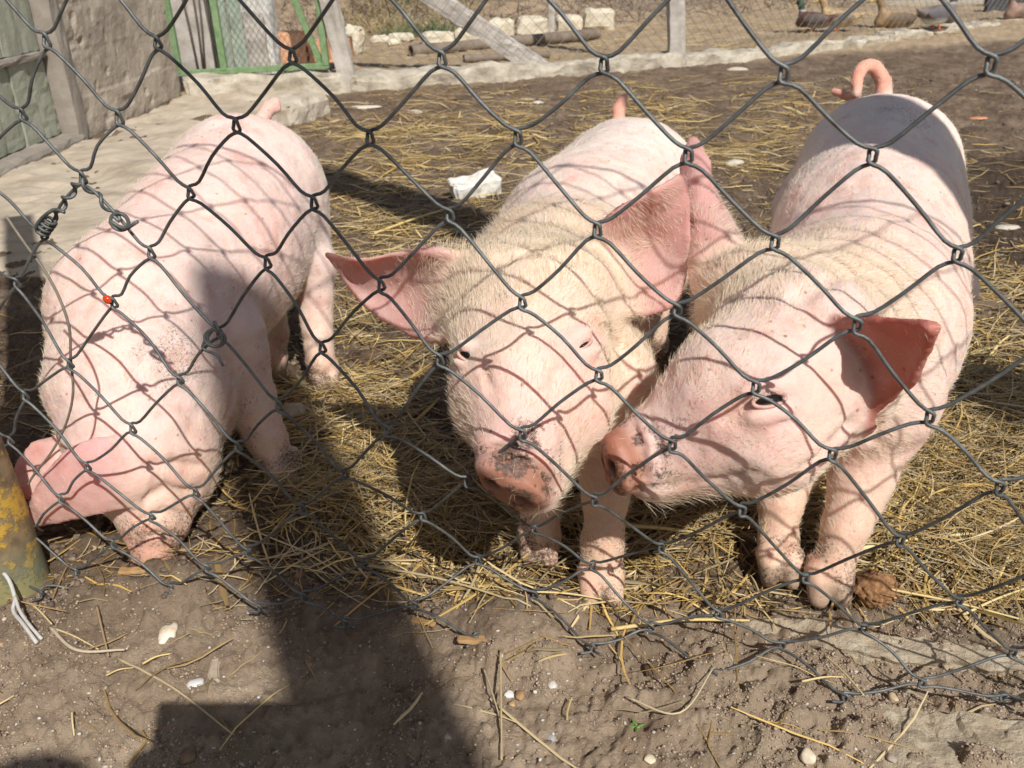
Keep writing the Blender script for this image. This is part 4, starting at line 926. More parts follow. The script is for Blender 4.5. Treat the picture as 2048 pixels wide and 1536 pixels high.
for k in range(IMIN, IMAX):
    pts = []
    jb = 9 if (k % 2 == 0) else 9
    for j in range(JMIN, 11):
        if j > 9 and not ((k, j) in KPOS or (k+1, j) in KPOS): break
        i = k if (k+j) % 2 == 0 else k+1
        p = knot(i, j); right = (i == k+1); s_ = 1 if right else -1
        fxv = np.array([math.cos(FYAW), math.sin(FYAW), 0])
        rr = random.Random(k*131+j*17); lop = .0034+rr.uniform(-.0007, .0007); hk = .0015
        up_front = 1 if right else -1                                # strand passes from front to back around its neighbour
        pu = knot(k+1 if i == k else k, j-1); pd = knot(k+1 if i == k else k, j+1) if j < 9 else p*2-pu
        ud = nrm(pu-p); dd = nrm(pd-p); b1 = rr.uniform(-.0016, .0016)
        pts += [p+ud*.0095+fnorm*.0012*up_front-fxv*s_*.0002+Zax*b1*.3, p+Zax*lop+fxv*s_*hk*.55+fnorm*.0013*up_front, p+fxv*s_*hk, p-Zax*lop+fxv*s_*hk*.55-fnorm*.0013*up_front, p+dd*.0095-fnorm*.0012*up_front-fxv*s_*.0002]
        mid = (p+pd)/2; pts.append(mid+fnorm*rr.uniform(-.0012, .0012)+Zax*rr.uniform(-.0016, .0016)+fxv*rr.uniform(-.0012, .0012))
    pts = np.array(pts[:-1])
    P = catmull(pts, 3 if k < 9 else 2)
    vis = -14 <= k <= 9
    MB().tube(P-fl, WR, 7 if vis else 4).build('wire', GALV, fence, True)

MB().tube(np.array([lattice(i, JMIN)+Zax*.002-fl for i in np.arange(IMIN, IMAX, 1.0)]), .0018, 6).build('tension_wire', GALV, fence, True)
# twisted repair wires and the loose strand
def wire(name, pts, r, lab, m=GALV, n=5, grp=None):
    return tag(MB().tube(catmull(pts, n), r, 6).build(name, m, None, True), lab, 'wire', grp)
def helix(a, b, turns, rad, n=9, r0=0):
    a = np.array(a); b = np.array(b); t = nrm(b-a); u = nrm(np.cross(t, [.3, .8, .2])); v = np.cross(t, u); q = np.linspace(0, 1, int(turns*n)+1)
    return [a+(b-a)*s_+rad*(u*math.cos(s_*turns*6.283+r0)+v*math.sin(s_*turns*6.283+r0)) for s_ in q]
fo = fnorm*.002
A, B = fplane(165, 358), fplane(90, 462)
hl = helix(A+fo, A+(B-A)*.75+fo, 3, .0024)+helix(A+(B-A)*.75+fo, B+fo, 3.4, .0036)
wire('tie_wire', hl+[fplane(90, 440)+fo*3, fplane(120, 415)+fo*3, fplane(143, 420)+fo*3], .0012, 'grey tie wire wound in tight coils around a strand at the patched hole', n=3)
A, B = fplane(168, 360), fplane(248, 440)
hl = helix(A+fo, B+fo, 2.2, .0022)
lo_ = [B+fo*2+np.array([.0055*math.cos(t), 0, .0055*math.sin(t)]) for t in np.linspace(2.2, -9.5, 26)]
wire('tie_wire', hl+lo_+[fplane(262, 452)+fo*3, fplane(288, 438)+fo*3], .0012, 'grey tie wire ending in a round loop with a straight stub', n=3)
C_ = fplane(436, 672)
lo_ = [C_+fo*2+np.array([.0075*math.cos(t)*(1-.02*i), 0, .0060*math.sin(t)]) for i, t in enumerate(np.linspace(1.0, -11, 26))]
wire('tie_wire', [fplane(432, 640)+fo, fplane(445, 655)+fo*2]+lo_+[fplane(412, 690)+fo*2, fplane(440, 705)+fo*2, fplane(453, 727)+fo*2], .0010, 'dark tie wire curled around a crossing in front of the rooting pig', n=3)
bk = -fnorm*.004
wire('loose_wire', [fplane(x, y)+bk for x, y in ((2, 435), (40, 490), (80, 545), (110, 600), (130, 660), (133, 720), (138, 790), (125, 850), (98, 905), (60, 955), (48, 975))], .0010, 'thin loose brownish wire hanging behind the mesh by the post', noisy('rusty_wire', (.15, .12, .09), (.27, .23, .18), 90, .7, .3), n=5)
WHITEW = noisy('pale_bent_wire', (.42, .40, .37), (.56, .54, .50), 90, .6, .3)
wire('bent_wire', [on_ground(-30, 1198)+Zax*.03, on_ground(10, 1200)+Zax*.034, on_ground(35, 1212)+Zax*.03, on_ground(42, 1230)+Zax*.018, on_ground(35, 1245)+Zax*.012, on_ground(55, 1272)+Zax*.012, on_ground(78, 1298)+Zax*.006], .0016, 'pale bent wire end sticking out of the soil by the post', WHITEW)
wire('bent_wire', [on_ground(42, 1228)+Zax*.019, on_ground(50, 1250)+Zax*.014, on_ground(68, 1272)+Zax*.010, on_ground(88, 1290)+Zax*.006], .0014, 'second pale wire end beside the bent one at the post foot', WHITEW)

# steel post with flaking yellow paint
def post_material():
    m, n, l, b = mat('flaking_yellow_paint'); tc = N(n, 'ShaderNodeTexCoord'); O = tc.outputs['Object']
    t = N(n, 'ShaderNodeTexNoise', Scale=30, Detail=12, Roughness=.72); l.new(O, t.inputs['Vector'])
    rust = ramp(n, [(.3, (.115, .080, .045)), (.5, (.215, .155, .085)), (.7, (.31, .235, .125))]); t1 = N(n, 'ShaderNodeTexNoise', Scale=70, Detail=6); l.new(O, t1.inputs['Vector']); l.new(t1.outputs['Fac'], rust.inputs[0])
    msk = ramp(n, [(.50, (0, 0, 0)), (.545, (1, 1, 1))]); l.new(t.outputs['Fac'], msk.inputs[0])
    m1 = N(n, 'ShaderNodeMixRGB'); l.new(msk.outputs[0], m1.inputs[0]); l.new(rust.outputs[0], m1.inputs[1]); m1.inputs[2].default_value = (.47, .285, .04, 1)
    sep = N(n, 'ShaderNodeSeparateXYZ'); l.new(O, sep.inputs[0]); mr = N(n, 'ShaderNodeMapRange'); mr.inputs['From Min'].default_value = .055; mr.inputs['From Max'].default_value = .02; l.new(sep.outputs['Z'], mr.inputs[0])
    m2 = N(n, 'ShaderNodeMixRGB'); mm = N(n, 'ShaderNodeMath', operation='MULTIPLY'); mm.inputs[1].default_value = .7; l.new(mr.outputs[0], mm.inputs[0]); l.new(mm.outputs[0], m2.inputs[0]); l.new(m1.outputs[0], m2.inputs[1]); m2.inputs[2].default_value = (.16, .20, .13, 1)
    l.new(m2.outputs[0], b.inputs['Base Color']); b.inputs['Roughness'].default_value = .7
    bp = N(n, 'ShaderNodeBump', Strength=.5, Distance=.002); l.new(msk.outputs[0], bp.inputs['Height']); l.new(bp.outputs[0], b.inputs['Normal']); return m
pc = on_ground(38, 1215); pc = np.array([pc[0]-.017, pc[1]+.028, 0])
pz = np.linspace(-.03, 1.28, 40); pp = np.stack([-.075*np.clip(pz-.05, 0, 2)**1.3, 0*pz, pz], 1)
po = MB().tube(pp, .0275*(1+.008*RNG.normal(size=40)), 28).build('steel_post', post_material(), None, True); po.location = (pc[0], pc[1], 0)
tag(po, 'rusty round steel post with flaking yellow paint', 'post')
# leaning concrete brace whose shadow crosses the yard
c, x, y, z, L = along((1.50, -.26, -.05), (.30, .23, 2.15))
tag(rough_block('leaning_brace', frame(c, x, y, z), (L, .105, .105), CONC_G, None, (40, 3, 3), .004, 101), 'long concrete brace leaning over the fence from the right', 'brace')

tag(rough_block('concrete_pole', frame(np.array([.553, -1.15, 1.135]), np.array([math.cos(SUN_AZ), -math.sin(SUN_AZ), 0]), np.array([math.sin(SUN_AZ), math.cos(SUN_AZ), 0]), Zax), (.112, .09, 2.37), CONC_G, None, (3, 3, 60), .003, 102), 'tall square concrete pole standing behind the squatting person', 'pole')
# ladybird on the wire
lb = empty('ladybird', (fplane(217, 592)+fplane(225, 600))/2+fnorm*.0030); tag(lb, 'orange red ladybird sitting on a strand of the wire', 'ladybird')
m_, n_, l_, b_ = mat('ladybird_shell'); b_.inputs['Base Color'].default_value = (.55, .055, .012, 1); b_.inputs['Roughness'].default_value = .18; LRED = m_
m_, n_, l_, b_ = mat('ladybird_black'); b_.inputs['Base Color'].default_value = (.015, .012, .01, 1); b_.inputs['Roughness'].default_value = .25; LBLK = m_
la = nrm(fplane(225, 600)-fplane(217, 592)); lup = fnorm; ls = np.cross(la, lup)
def lump(name, c, rad, m, parent, seg=16):
    bm = bmesh.new(); bmesh.ops.create_uvsphere(bm, u_segments=seg, v_segments=seg//2+2, radius=1); A = np.stack([la, ls, lup], 1)
    o = mesh_obj(name, [A@(np.array(v.co)*rad+np.array(c)) for v in bm.verts], [tuple(v.index for v in f.verts) for f in bm.faces], m, parent, True); bm.free(); return o
lump('wing_case', (0, .0001, 0), (.0034, .0027, .0022), LRED, lb); lump('head', (.0030, 0, -.0002), (.0011, .0014, .0011), LBLK, lb)
for sx, sy in ((.0008, .0016), (.0008, -.0016), (-.0012, .0012), (-.0012, -.0012)): lump('spot', (sx, sy, .0013), (.0005, .0005, .0006), LBLK, lb, 8)

# ------------------------------------------------------------------ the person holding the telephone (behind the camera)
def photographer():
    S = SDF((-.42, -.95, -.01), (.42, .12, .95), .012)
    pel = np.array([-.02, -.66, .26]); ch = np.array([-.02, -.52, .52]); nk = np.array([-.02, -.45, .64]); hd = np.array([-.02, -.385, .725])
    S.cone(pel, ch, .15, .14, .05); S.cone(pel+[-.07, 0, 0], pel+[.07, 0, 0], .13, .13, .05); S.cone(ch+[-.11, .02, .02], ch+[.11, .02, .02], .085, .085, .05); S.cone(ch, nk, .08, .058, .04); S.cone(nk, hd, .056, .06, .03)
    S.ell(hd, np.eye(3), (.076, .096, .108), .03); S.cone(hd+[0, .095, -.01], hd+[0, .112, -.025], .014, .012, .01)
    for s_ in (-1, 1):
        S.ell(hd+[s_*.078, -.01, 0], np.eye(3), (.012, .02, .03), .01)
        sh = ch+[s_*.15, .03, .03]; el = np.array([-.01+s_*.22, -.32, .36]); wr = np.array([s_*.08, -.07, .455]);
        S.cone(sh, el, .058, .044, .03); S.cone(el, wr, .042, .030, .02); S.cone(wr, wr+[-s_*.018, .03, -.01], .028, .022, .012)
        for q in range(5): S.cone(wr+[-s_*.01, .03, -.03+.015*q], wr+[-s_*(.035+.004*q), .048-.004*abs(q-2), -.024+.015*q], .009, .007, .005)
        hip = pel+[s_*.09, 0, .0]; kn = np.array([-.02+s_*.24, -.32, .46-.10]); an = np.array([-.02+s_*.17, -.55, .09])
        S.cone(hip, kn, .095, .066, .04); S.cone(kn, an, .062, .042, .02); S.cone(an+[0, -.03, -.05], an+[s_*.02, .16, -.055], .042, .036, .02)
    V, Fc = S.mesh()
    col = np.tile(np.array((.05, .07, .12)), (len(V), 1)); col[V[:, 2] < .40] = (.04, .045, .06); col[V[:, 2] < .08] = (.03, .025, .02)
    sk = (np.linalg.norm(V-hd, axis=1) < .14) | ((V[:, 2] > .40) & (V[:, 1] > -.14)); col[sk] = (.55, .36, .27); col[(V[:, 2] > .75) & (np.linalg.norm(V-hd, axis=1) < .16)] = (.05, .035, .025)
    o = mesh_obj('person', V, Fc, noisy('cloth_and_skin', (.85, .85, .85), (1, 1, 1), 30, .85, .2, attr=True), None, True, col)
    tag(o, 'person in dark clothes squatting with a phone in both hands', 'person')
    ph = empty('telephone', (0, -.022, CAMH)); tag(ph, 'black phone held in both hands of the squatting person', 'phone')
    m_, n_, l_, b_ = mat('phone_black'); b_.inputs['Base Color'].default_value = (.02, .02, .022, 1); b_.inputs['Roughness'].default_value = .25
    Mx = frame((0, 0, 0), RIGHT, FWD, UP); MB().box((-.07, -.004, -.034), (.07, .004, .034), Mx, bev=.003).build('case', m_, ph)
photographer()
# ------------------------------------------------------------------ stones, chips, dung, bones
def rock(name, lab, cat, x, y, wpx, hpx, c1, c2, seed, grp=None, z=None, sub=3, flat=.6, c3=None, rough=.75, yaw=None, bump=.3, lift=.30, m=None):
    g = on_soil(x, y); d = proj(g)[2]; w = wpx*d/FPX/2; h = hpx*d/FPX/2
    bm = bmesh.new(); bmesh.ops.create_icosphere(bm, subdivisions=sub, radius=1); P = np.array([v.co[:] for v in bm.verts]); Fs = [tuple(v.index for v in f.verts) for f in bm.faces]; bm.free()
    P = P*(1+.16*fbm(P+seed, 1.3, 3, seed)[:, None]); 
    for q in range(5):                                            # a few broken facets
        n_ = nrm(np.random.default_rng(seed*9+q).normal(size=3)); t = P@n_-.72; P = P-np.where(t > 0, t*.8, 0)[:, None]*n_
    zh = max(min(h*1.1, w)*flat, .002)
    P = P*np.array([w, max(h*1.15, .4*w), zh*1.0])
    a = yaw if yaw is not None else 0
    R_ = np.array([[math.cos(a), -math.sin(a), 0], [math.sin(a), math.cos(a), 0], [0, 0, 1]]); P = P@R_.T
    gz = float(gh(g[0], g[1]))
    o = mesh_obj(name, P, Fs, m or noisy(name+'_surface', c1, c2, .6/max(w, .002), rough, bump, 2.5/max(w, .002), w*.2, c3=c3), None, True)
    o.location = (g[0], g[1], gz+zh*lift); tag(o, lab, cat, grp); return o
rock('stone', 'orange and white quartz stone lying on bare soil outside the wire', 'stone', 336, 1268, 34, 58, (.62, .34, .13), (.75, .66, .52), 1, c3=(.80, .74, .62), flat=.5, yaw=.1)
rock('stone', 'rounded grey white stone at the edge of the dark shadow', 'stone', 390, 1370, 33, 28, (.52, .50, .47), (.66, .64, .61), 2)
rock('stone', 'brown stone lying in the shadow outside the wire', 'stone', 376, 1512, 34, 40, (.16, .10, .06), (.28, .19, .11), 3)
rock('stone', 'pale round stone beside the rooting pig\'s front foot', 'stone', 590, 830, 62, 50, (.42, .37, .29), (.58, .53, .43), 4, flat=.7)
rock('stone', 'flat beige stone next to the pale round stone', 'stone', 658, 856, 44, 28, (.40, .31, .21), (.52, .42, .30), 5, flat=.35)
rock('stone', 'flat beige stone behind the rooting pig\'s hind leg', 'stone', 708, 670, 42, 34, (.42, .32, .21), (.53, .42, .29), 6, flat=.3)
rock('stone', 'pale oval stone on the mud behind the raised pink ear', 'stone', 1466, 328, 42, 24, (.42, .36, .27), (.58, .52, .42), 7)
rock('stone', 'flat pale stone on the mud to the right of the curled tail pig', 'stone', 2012, 456, 56, 24, (.40, .35, .28), (.55, .50, .42), 8, flat=.4)
rock('stone', 'dull grey stone in the shaded straw by the pig\'s hind foot', 'stone', 1912, 735, 46, 26, (.32, .30, .26), (.45, .43, .38), 9)
rock('stone', 'pale stone half under straw beside the right front foot', 'stone', 1846, 1105, 60, 36, (.34, .29, .23), (.46, .41, .33), 10)
rock('stone', 'grey brown stone in the straw above the rusty lump', 'stone', 1785, 1136, 44, 22, (.26, .20, .15), (.36, .29, .22), 12)
rock('stone', 'smooth yellowish pebble at the end of the footing', 'stone', 1614, 1516, 32, 30, (.52, .43, .30), (.66, .58, .44), 13, flat=.8, rough=.5)
rock('stone', 'round tan pebble casting a shadow under the wire', 'stone', 1786, 1398, 18, 22, (.42, .32, .20), (.55, .44, .29), 14, flat=.9)
rock('stone', 'grey pebble low on the crumbling footing', 'stone', 1782, 1518, 22, 20, (.26, .21, .16), (.36, .30, .24), 15)
rock('stone', 'pale yellow stone near the bottom of the trodden soil', 'stone', 1298, 1522, 26, 20, (.55, .46, .30), (.68, .60, .44), 16)
rock('stone', 'whitish pebble alone on the bare soil', 'stone', 1106, 1373, 20, 20, (.50, .46, .40), (.66, .62, .56), 17)
rock('stone', 'brown flint pebble beside a white one', 'stone', 1041, 1402, 20, 24, (.28, .15, .07), (.40, .24, .12), 18)
rock('stone', 'white pebble touching two brown ones', 'stone', 1019, 1390, 22, 16, (.62, .60, .55), (.74, .72, .68), 19)
rock('stone', 'ochre pebble under the white one', 'stone', 1024, 1410, 15, 16, (.40, .24, .10), (.52, .34, .17), 20)
rock('stone', 'blue grey pebble pressed in the soil', 'stone', 1102, 1476, 22, 22, (.28, .27, .26), (.36, .35, .33), 24)
rock('stone', 'brown stone half buried in the shaded straw', 'stone', 600, 1150, 18, 22, (.20, .10, .05), (.30, .17, .09), 25)
rock('stone', 'small cream stone in the dark shadow', 'stone', 896, 1476, 16, 14, (.45, .40, .30), (.55, .50, .40), 26)
rock('brick_chip', 'orange brick chip lying by the curled tail pig\'s flank', 'brick chip', 1922, 441, 30, 17, (.50, .20, .09), (.62, .29, .14), 27)
rock('brick_chip', 'thin orange brick splinter on the mud by the kerb', 'brick chip', 1958, 232, 38, 10, (.46, .19, .10), (.58, .27, .15), 28)
rock('stone', 'white stone at the foot of the kerb on the left', 'stone', 730, 212, 70, 14, (.50, .45, .37), (.64, .58, .49), 29, flat=.5)
rock('stone', 'pale stone lying in the straw near the kerb', 'stone', 830, 222, 30, 16, (.46, .41, .33), (.60, .54, .45), 30)
rock('stone', 'small white stone on the mud before the kerb', 'stone', 1076, 208, 22, 14, (.52, .47, .39), (.66, .60, .52), 31)
rock('stone', 'pale flat stone on the mud beside the grey post', 'stone', 1475, 142, 44, 18, (.42, .36, .28), (.54, .47, .38), 32)
# white limestone with a dark broken side
g = on_ground(950, 398); d = proj(g)[2]; s_ = d/FPX
wr = rough_block('limestone_rock', frame(np.array([g[0], g[1]+.012, float(gh(g[0], g[1]))+.018]), nrm(np.array([1, .38, .08])), nrm(np.array([-.36, 1, .25])), nrm(np.array([-.08, -.25, 1]))), (100*s_, .05, .044), noisy('white_limestone', (.50, .43, .32), (.70, .68, .62), 40, .85, .6, 120, .004, c3=(.80, .79, .74)), None, (16, 8, 7), .0048, 111)
tag(wr, 'large white limestone rock with a broken dark end between two pigs', 'rock')
# bone, dung and crust
g = on_soil(432, 1345)
tag(rough_block('bone_splinter', frame(g+Zax*.001, nrm(np.array([-.30, .95, 0])), nrm(np.array([-.95, -.30, 0])), Zax), (.024, .0085, .004), noisy('dry_bone', (.34, .27, .19), (.47, .39, .29), 200, .85, .4), None, (12, 5, 2), .0016, 113), 'small beige splinter of bone or wood on the soil near the grey white stone', 'splinter')
def clump(name, lab, x, y, wpx, hpx, seed, c1, c2, c3, tall=.6):
    g = on_soil(x, y); d = proj(g)[2]; w = wpx*d/FPX/2; h = hpx*d/FPX/2
    bm = bmesh.new(); bmesh.ops.create_icosphere(bm, subdivisions=5, radius=1); P = np.array([v.co[:] for v in bm.verts]); Fs = [tuple(v.index for v in f.verts) for f in bm.faces]; bm.free()
    P = P*(1+.18*fbm(P+seed, 1.6, 3, seed)+.12*fbm(P+seed, 7, 3, seed+4))[:, None]
    P = P*np.array([w, max(h, w*.35), max(h*tall, .004)]); o = mesh_obj(name, P, Fs, noisy(name+'_crumb', c1, c2, 300, .9, .7, 700, .002, c3=c3), None, True)
    o.location = (g[0], g[1], float(gh(g[0], g[1]))+h*tall*.55); tag(o, lab, 'dung'); return o
clump('dung_lump', 'rusty brown crumbly lump beside the turned pig\'s front hoof', 1742, 1195, 92, 84, 5, (.10, .045, .02), (.26, .13, .055), (.42, .23, .10), .8)
clump('dung_lump', 'dark brown dung lying in the straw behind the rooting pig', 735, 714, 78, 40, 6, (.06, .035, .02), (.12, .072, .045), (.17, .11, .07), .6)
clump('dung_lump', 'dark ribbed dung on the mud right of the curled tail pig', 1962, 622, 84, 22, 7, (.08, .055, .035), (.15, .105, .07), (.21, .155, .11), .9)
clump('dung_lump', 'round dark dropping on the bare soil', 1297, 1352, 20, 26, 8, (.06, .035, .02), (.11, .065, .04), (.15, .10, .06), .8)
clump('mud_mound', 'crumbly mound of dark mud between the pigs\' front feet', 1400, 1105, 110, 60, 9, (.075, .052, .035), (.14, .10, .07), (.20, .145, .10), .45)
CHIP = noisy('wood_chip', (.28, .155, .06), (.42, .255, .11), 90, .85, .4, 300, .001)
for k, (x, y, l_, w_, a, lab) in enumerate(((962, 1302, 100, 20, -.06, 'flat orange wood chip beside the curled wire end'), (275, 1172, 62, 17, .09, 'short yellow wood chip by the rooting pig\'s snout'), (845, 1245, 52, 14, -.28, 'brown bark strip in the dark shadow'))):
    g = on_ground(x, y); s_ = proj(g)[2]/FPX
    tag(rough_block('wood_chip', frame(np.array([g[0], g[1], float(gh(g[0], g[1]))+.002]), np.array([math.cos(a), math.sin(a), 0]), np.array([-math.sin(a), math.cos(a), 0]), Zax), (l_*s_, w_*s_*1.3, .003), CHIP, None, (14, 4, 1), .0012, 120+k), lab, 'wood chip')

# ------------------------------------------------------------------ straw, stems and grit
def straw_material(name, cols, rough=.55):
    m, n, l, b = mat(name); a = N(n, 'ShaderNodeVertexColor', layer_name='Col'); l.new(a.outputs[0], b.inputs['Base Color']); b.inputs['Roughness'].default_value = rough
    return m
STRAWM = straw_material('straw', None)
def strands(name, X, Y, L, Wd, ang, col, lift, seed, curve=.15, m=STRAWM, gz=None, pitch=None):
    """bent, folded ribbons; one object"""
    rng = np.random.default_rng(seed); n = len(X); K = 5
    z0 = gh(X, Y) if gz is None else gz
    t = np.linspace(-.5, .5, K); cv = rng.normal(0, curve, n)
    dx, dy = np.cos(ang), np.sin(ang)
    px = X[:, None]+dx[:, None]*L[:, None]*t-dy[:, None]*(L*cv)[:, None]*(t*t-.08)
    py = Y[:, None]+dy[:, None]*L[:, None]*t+dx[:, None]*(L*cv)[:, None]*(t*t-.08)
    tilt = rng.normal(0, .10, n) if pitch is None else pitch
    gl_ = gh(px, py) if gz is None else np.repeat(gz[:, None], K, 1)
    sm = gl_.mean(1, keepdims=True)*.55+gl_*.45
    pz = np.maximum(sm+lift[:, None]+(tilt*L)[:, None]*t, gl_+.0006)
    C = np.stack([px, py, pz], -1)                                   # n,K,3
    T = nrm(np.gradient(C, axis=1)); side = nrm(np.cross(T, np.array([0, 0, 1.])))
    tp = np.array([.55, 1, 1, 1, .5])
    hw = Wd[:, None, None]*tp[None, :, None]*.5
    rl = rng.uniform(-.5, .5, n)[:, None, None]*Zax
    A = C-side*hw+rl*hw; B = C+Zax*(hw*.55); D = C+side*hw-rl*hw
    V = np.stack([A, B, D], 2).reshape(-1, 3)                        # index: i*K*3 + k*3 + c
    base = (np.arange(n)*K*3)[:, None, None]; kk = (np.arange(K-1)*3)[None, :, None]; q = np.array([[0, 3, 4, 1], [1, 4, 5, 2]])
    F_ = (base[..., None]+kk[..., None]+q[None, None]).reshape(-1, 4)
    return mesh_obj(name, V, F_, m, None, False, np.repeat(col, K*3, 0))
def scatter(n, x0, x1, y0, y1, seed, dens):
    """positions spread evenly over the picture area (px) with a density function"""
    rng = np.random.default_rng(seed); out = []; tot = 0
    while tot < n:
        x = rng.uniform(x0, x1, n*2); y = rng.uniform(y0, y1, n*2); keep = rng.random(n*2) < dens(x, y); out.append(np.stack([x[keep], y[keep]], 1)); tot += keep.sum()
        if len(out) > 40: break
    q = np.concatenate(out)[:n]; G = CAM+(FWD+RIGHT*((q[:, :1]-1024)/FPX)+UP*((768-q[:, 1:])/FPX))*1.0
    r = G-CAM; k = -CAMH/r[:, 2]; P = CAM+r*k[:, None]; return P[:, 0], P[:, 1], q
def blob(x, y, cx, cy, rx, ry): return np.exp(-(((x-cx)/rx)**2+((y-cy)/ry)**2))
def straw_density(x, y):
    w = .035+.9*blob(x, y, 950, 270, 340, 70)+.8*blob(x, y, 1420, 250, 160, 90)+.55*blob(x, y, 760, 430, 200, 120)+.7*blob(x, y, 700, 850, 130, 180)+.85*blob(x, y, 880, 1000, 220, 80)+1.0*blob(x, y, 1900, 870, 200, 130)
    w = w+.6*blob(x, y, 1380, 1040, 200, 70)+.9*blob(x, y, 1900, 1090, 180, 90)+.35*blob(x, y, 1990, 560, 130, 70)+.25*blob(x, y, 1100, 1190, 300, 30)+.2*blob(x, y, 1000, 1180, 120, 60)+.12*blob(x, y, 600, 1120, 120, 50)+.25*blob(x, y, 1500, 190, 250, 40)
    w = w*np.where(y > 1235, .06, 1)*np.where((x < 330) & (y < 700), .12, 1)*(1-.92*blob(x, y, 300, 1150, 300, 110))*np.clip(.05+1.5*(noise(np.stack([x*.6, y*1.3], -1), 1/48., 77)*.5+.5)**1.6, 0, 1.4)
    return np.clip(w, 0, 1)
GOLD = np.array([(.66, .45, .14), (.74, .55, .23), (.54, .35, .11), (.68, .53, .29), (.38, .25, .10), (.58, .46, .26)])
def straw_cols(n, seed, dark=0):
    rng = np.random.default_rng(seed); c = GOLD[rng.integers(0, len(GOLD), n)]*rng.uniform(.35, 1.12, (n, 1)); return c*(1-dark)
rng = np.random.default_rng(40)
n = 9000; X, Y, q = scatter(n, -60, 2110, 150, 1500, 41, straw_density)
dd = np.hypot(X, Y)+.2; L = rng.lognormal(math.log(.042), .55, n)*np.clip(.75+.35*dd, .8, 1.7); Wd = rng.lognormal(math.log(.00145), .35, n)*np.clip(.75+.25*dd, .8, 1.6)
ang = rng.normal(0, .75, n)+np.where(q[:, 1] > 900, rng.normal(0, .5, n), 0)
stuff(strands('straw', X, Y, np.clip(L, .012, .16), Wd, ang, straw_cols(n, 42), rng.uniform(.0008, .010, n), 43), 'yellow straw strewn over the muddy ground', 'straw')
n = 16000; X, Y, q = scatter(n, -60, 2110, 150, 1530, 44, lambda x, y: np.clip(straw_density(x, y)*1.0+.03*(y < 1200), 0, 1))
dd = np.hypot(X, Y)+.2; L = rng.lognormal(math.log(.020), .5, n)*np.clip(.7+.4*dd, .8, 1.8); Wd = rng.uniform(.0006, .0014, n)*np.clip(.7+.5*dd, .8, 2.2)
stuff(strands('chaff', X, Y, np.clip(L, .006, .07), Wd, rng.uniform(-3.1, 3.1, n), straw_cols(n, 45)*np.array((.72, .68, .62)), rng.uniform(.0004, .004, n), 46), 'dull broken chaff trodden into the mud', 'chaff')
# deeper matted hay where the pigs have piled it
n = 3000; X, Y, q = scatter(n, 500, 2100, 620, 1240, 47, lambda x, y: np.clip(.9*blob(x, y, 880, 995, 210, 65)+1.0*blob(x, y, 1910, 860, 190, 140)+.6*blob(x, y, 1400, 1020, 200, 50)+.7*blob(x, y, 1930, 1080, 140, 70)+.3*blob(x, y, 690, 880, 100, 110), 0, 1))
L = rng.lognormal(math.log(.055), .5, n); Wd = rng.uniform(.0006, .0016, n)
stuff(strands('hay', X, Y, np.clip(L, .02, .16), Wd, rng.normal(0, .9, n), straw_cols(n, 48)*np.array((.85, .84, .85)), rng.uniform(.004, .026, n), 49, .45, pitch=rng.normal(0, .16, n)), 'loose tangled hay heaped around the pigs\' feet', 'hay')
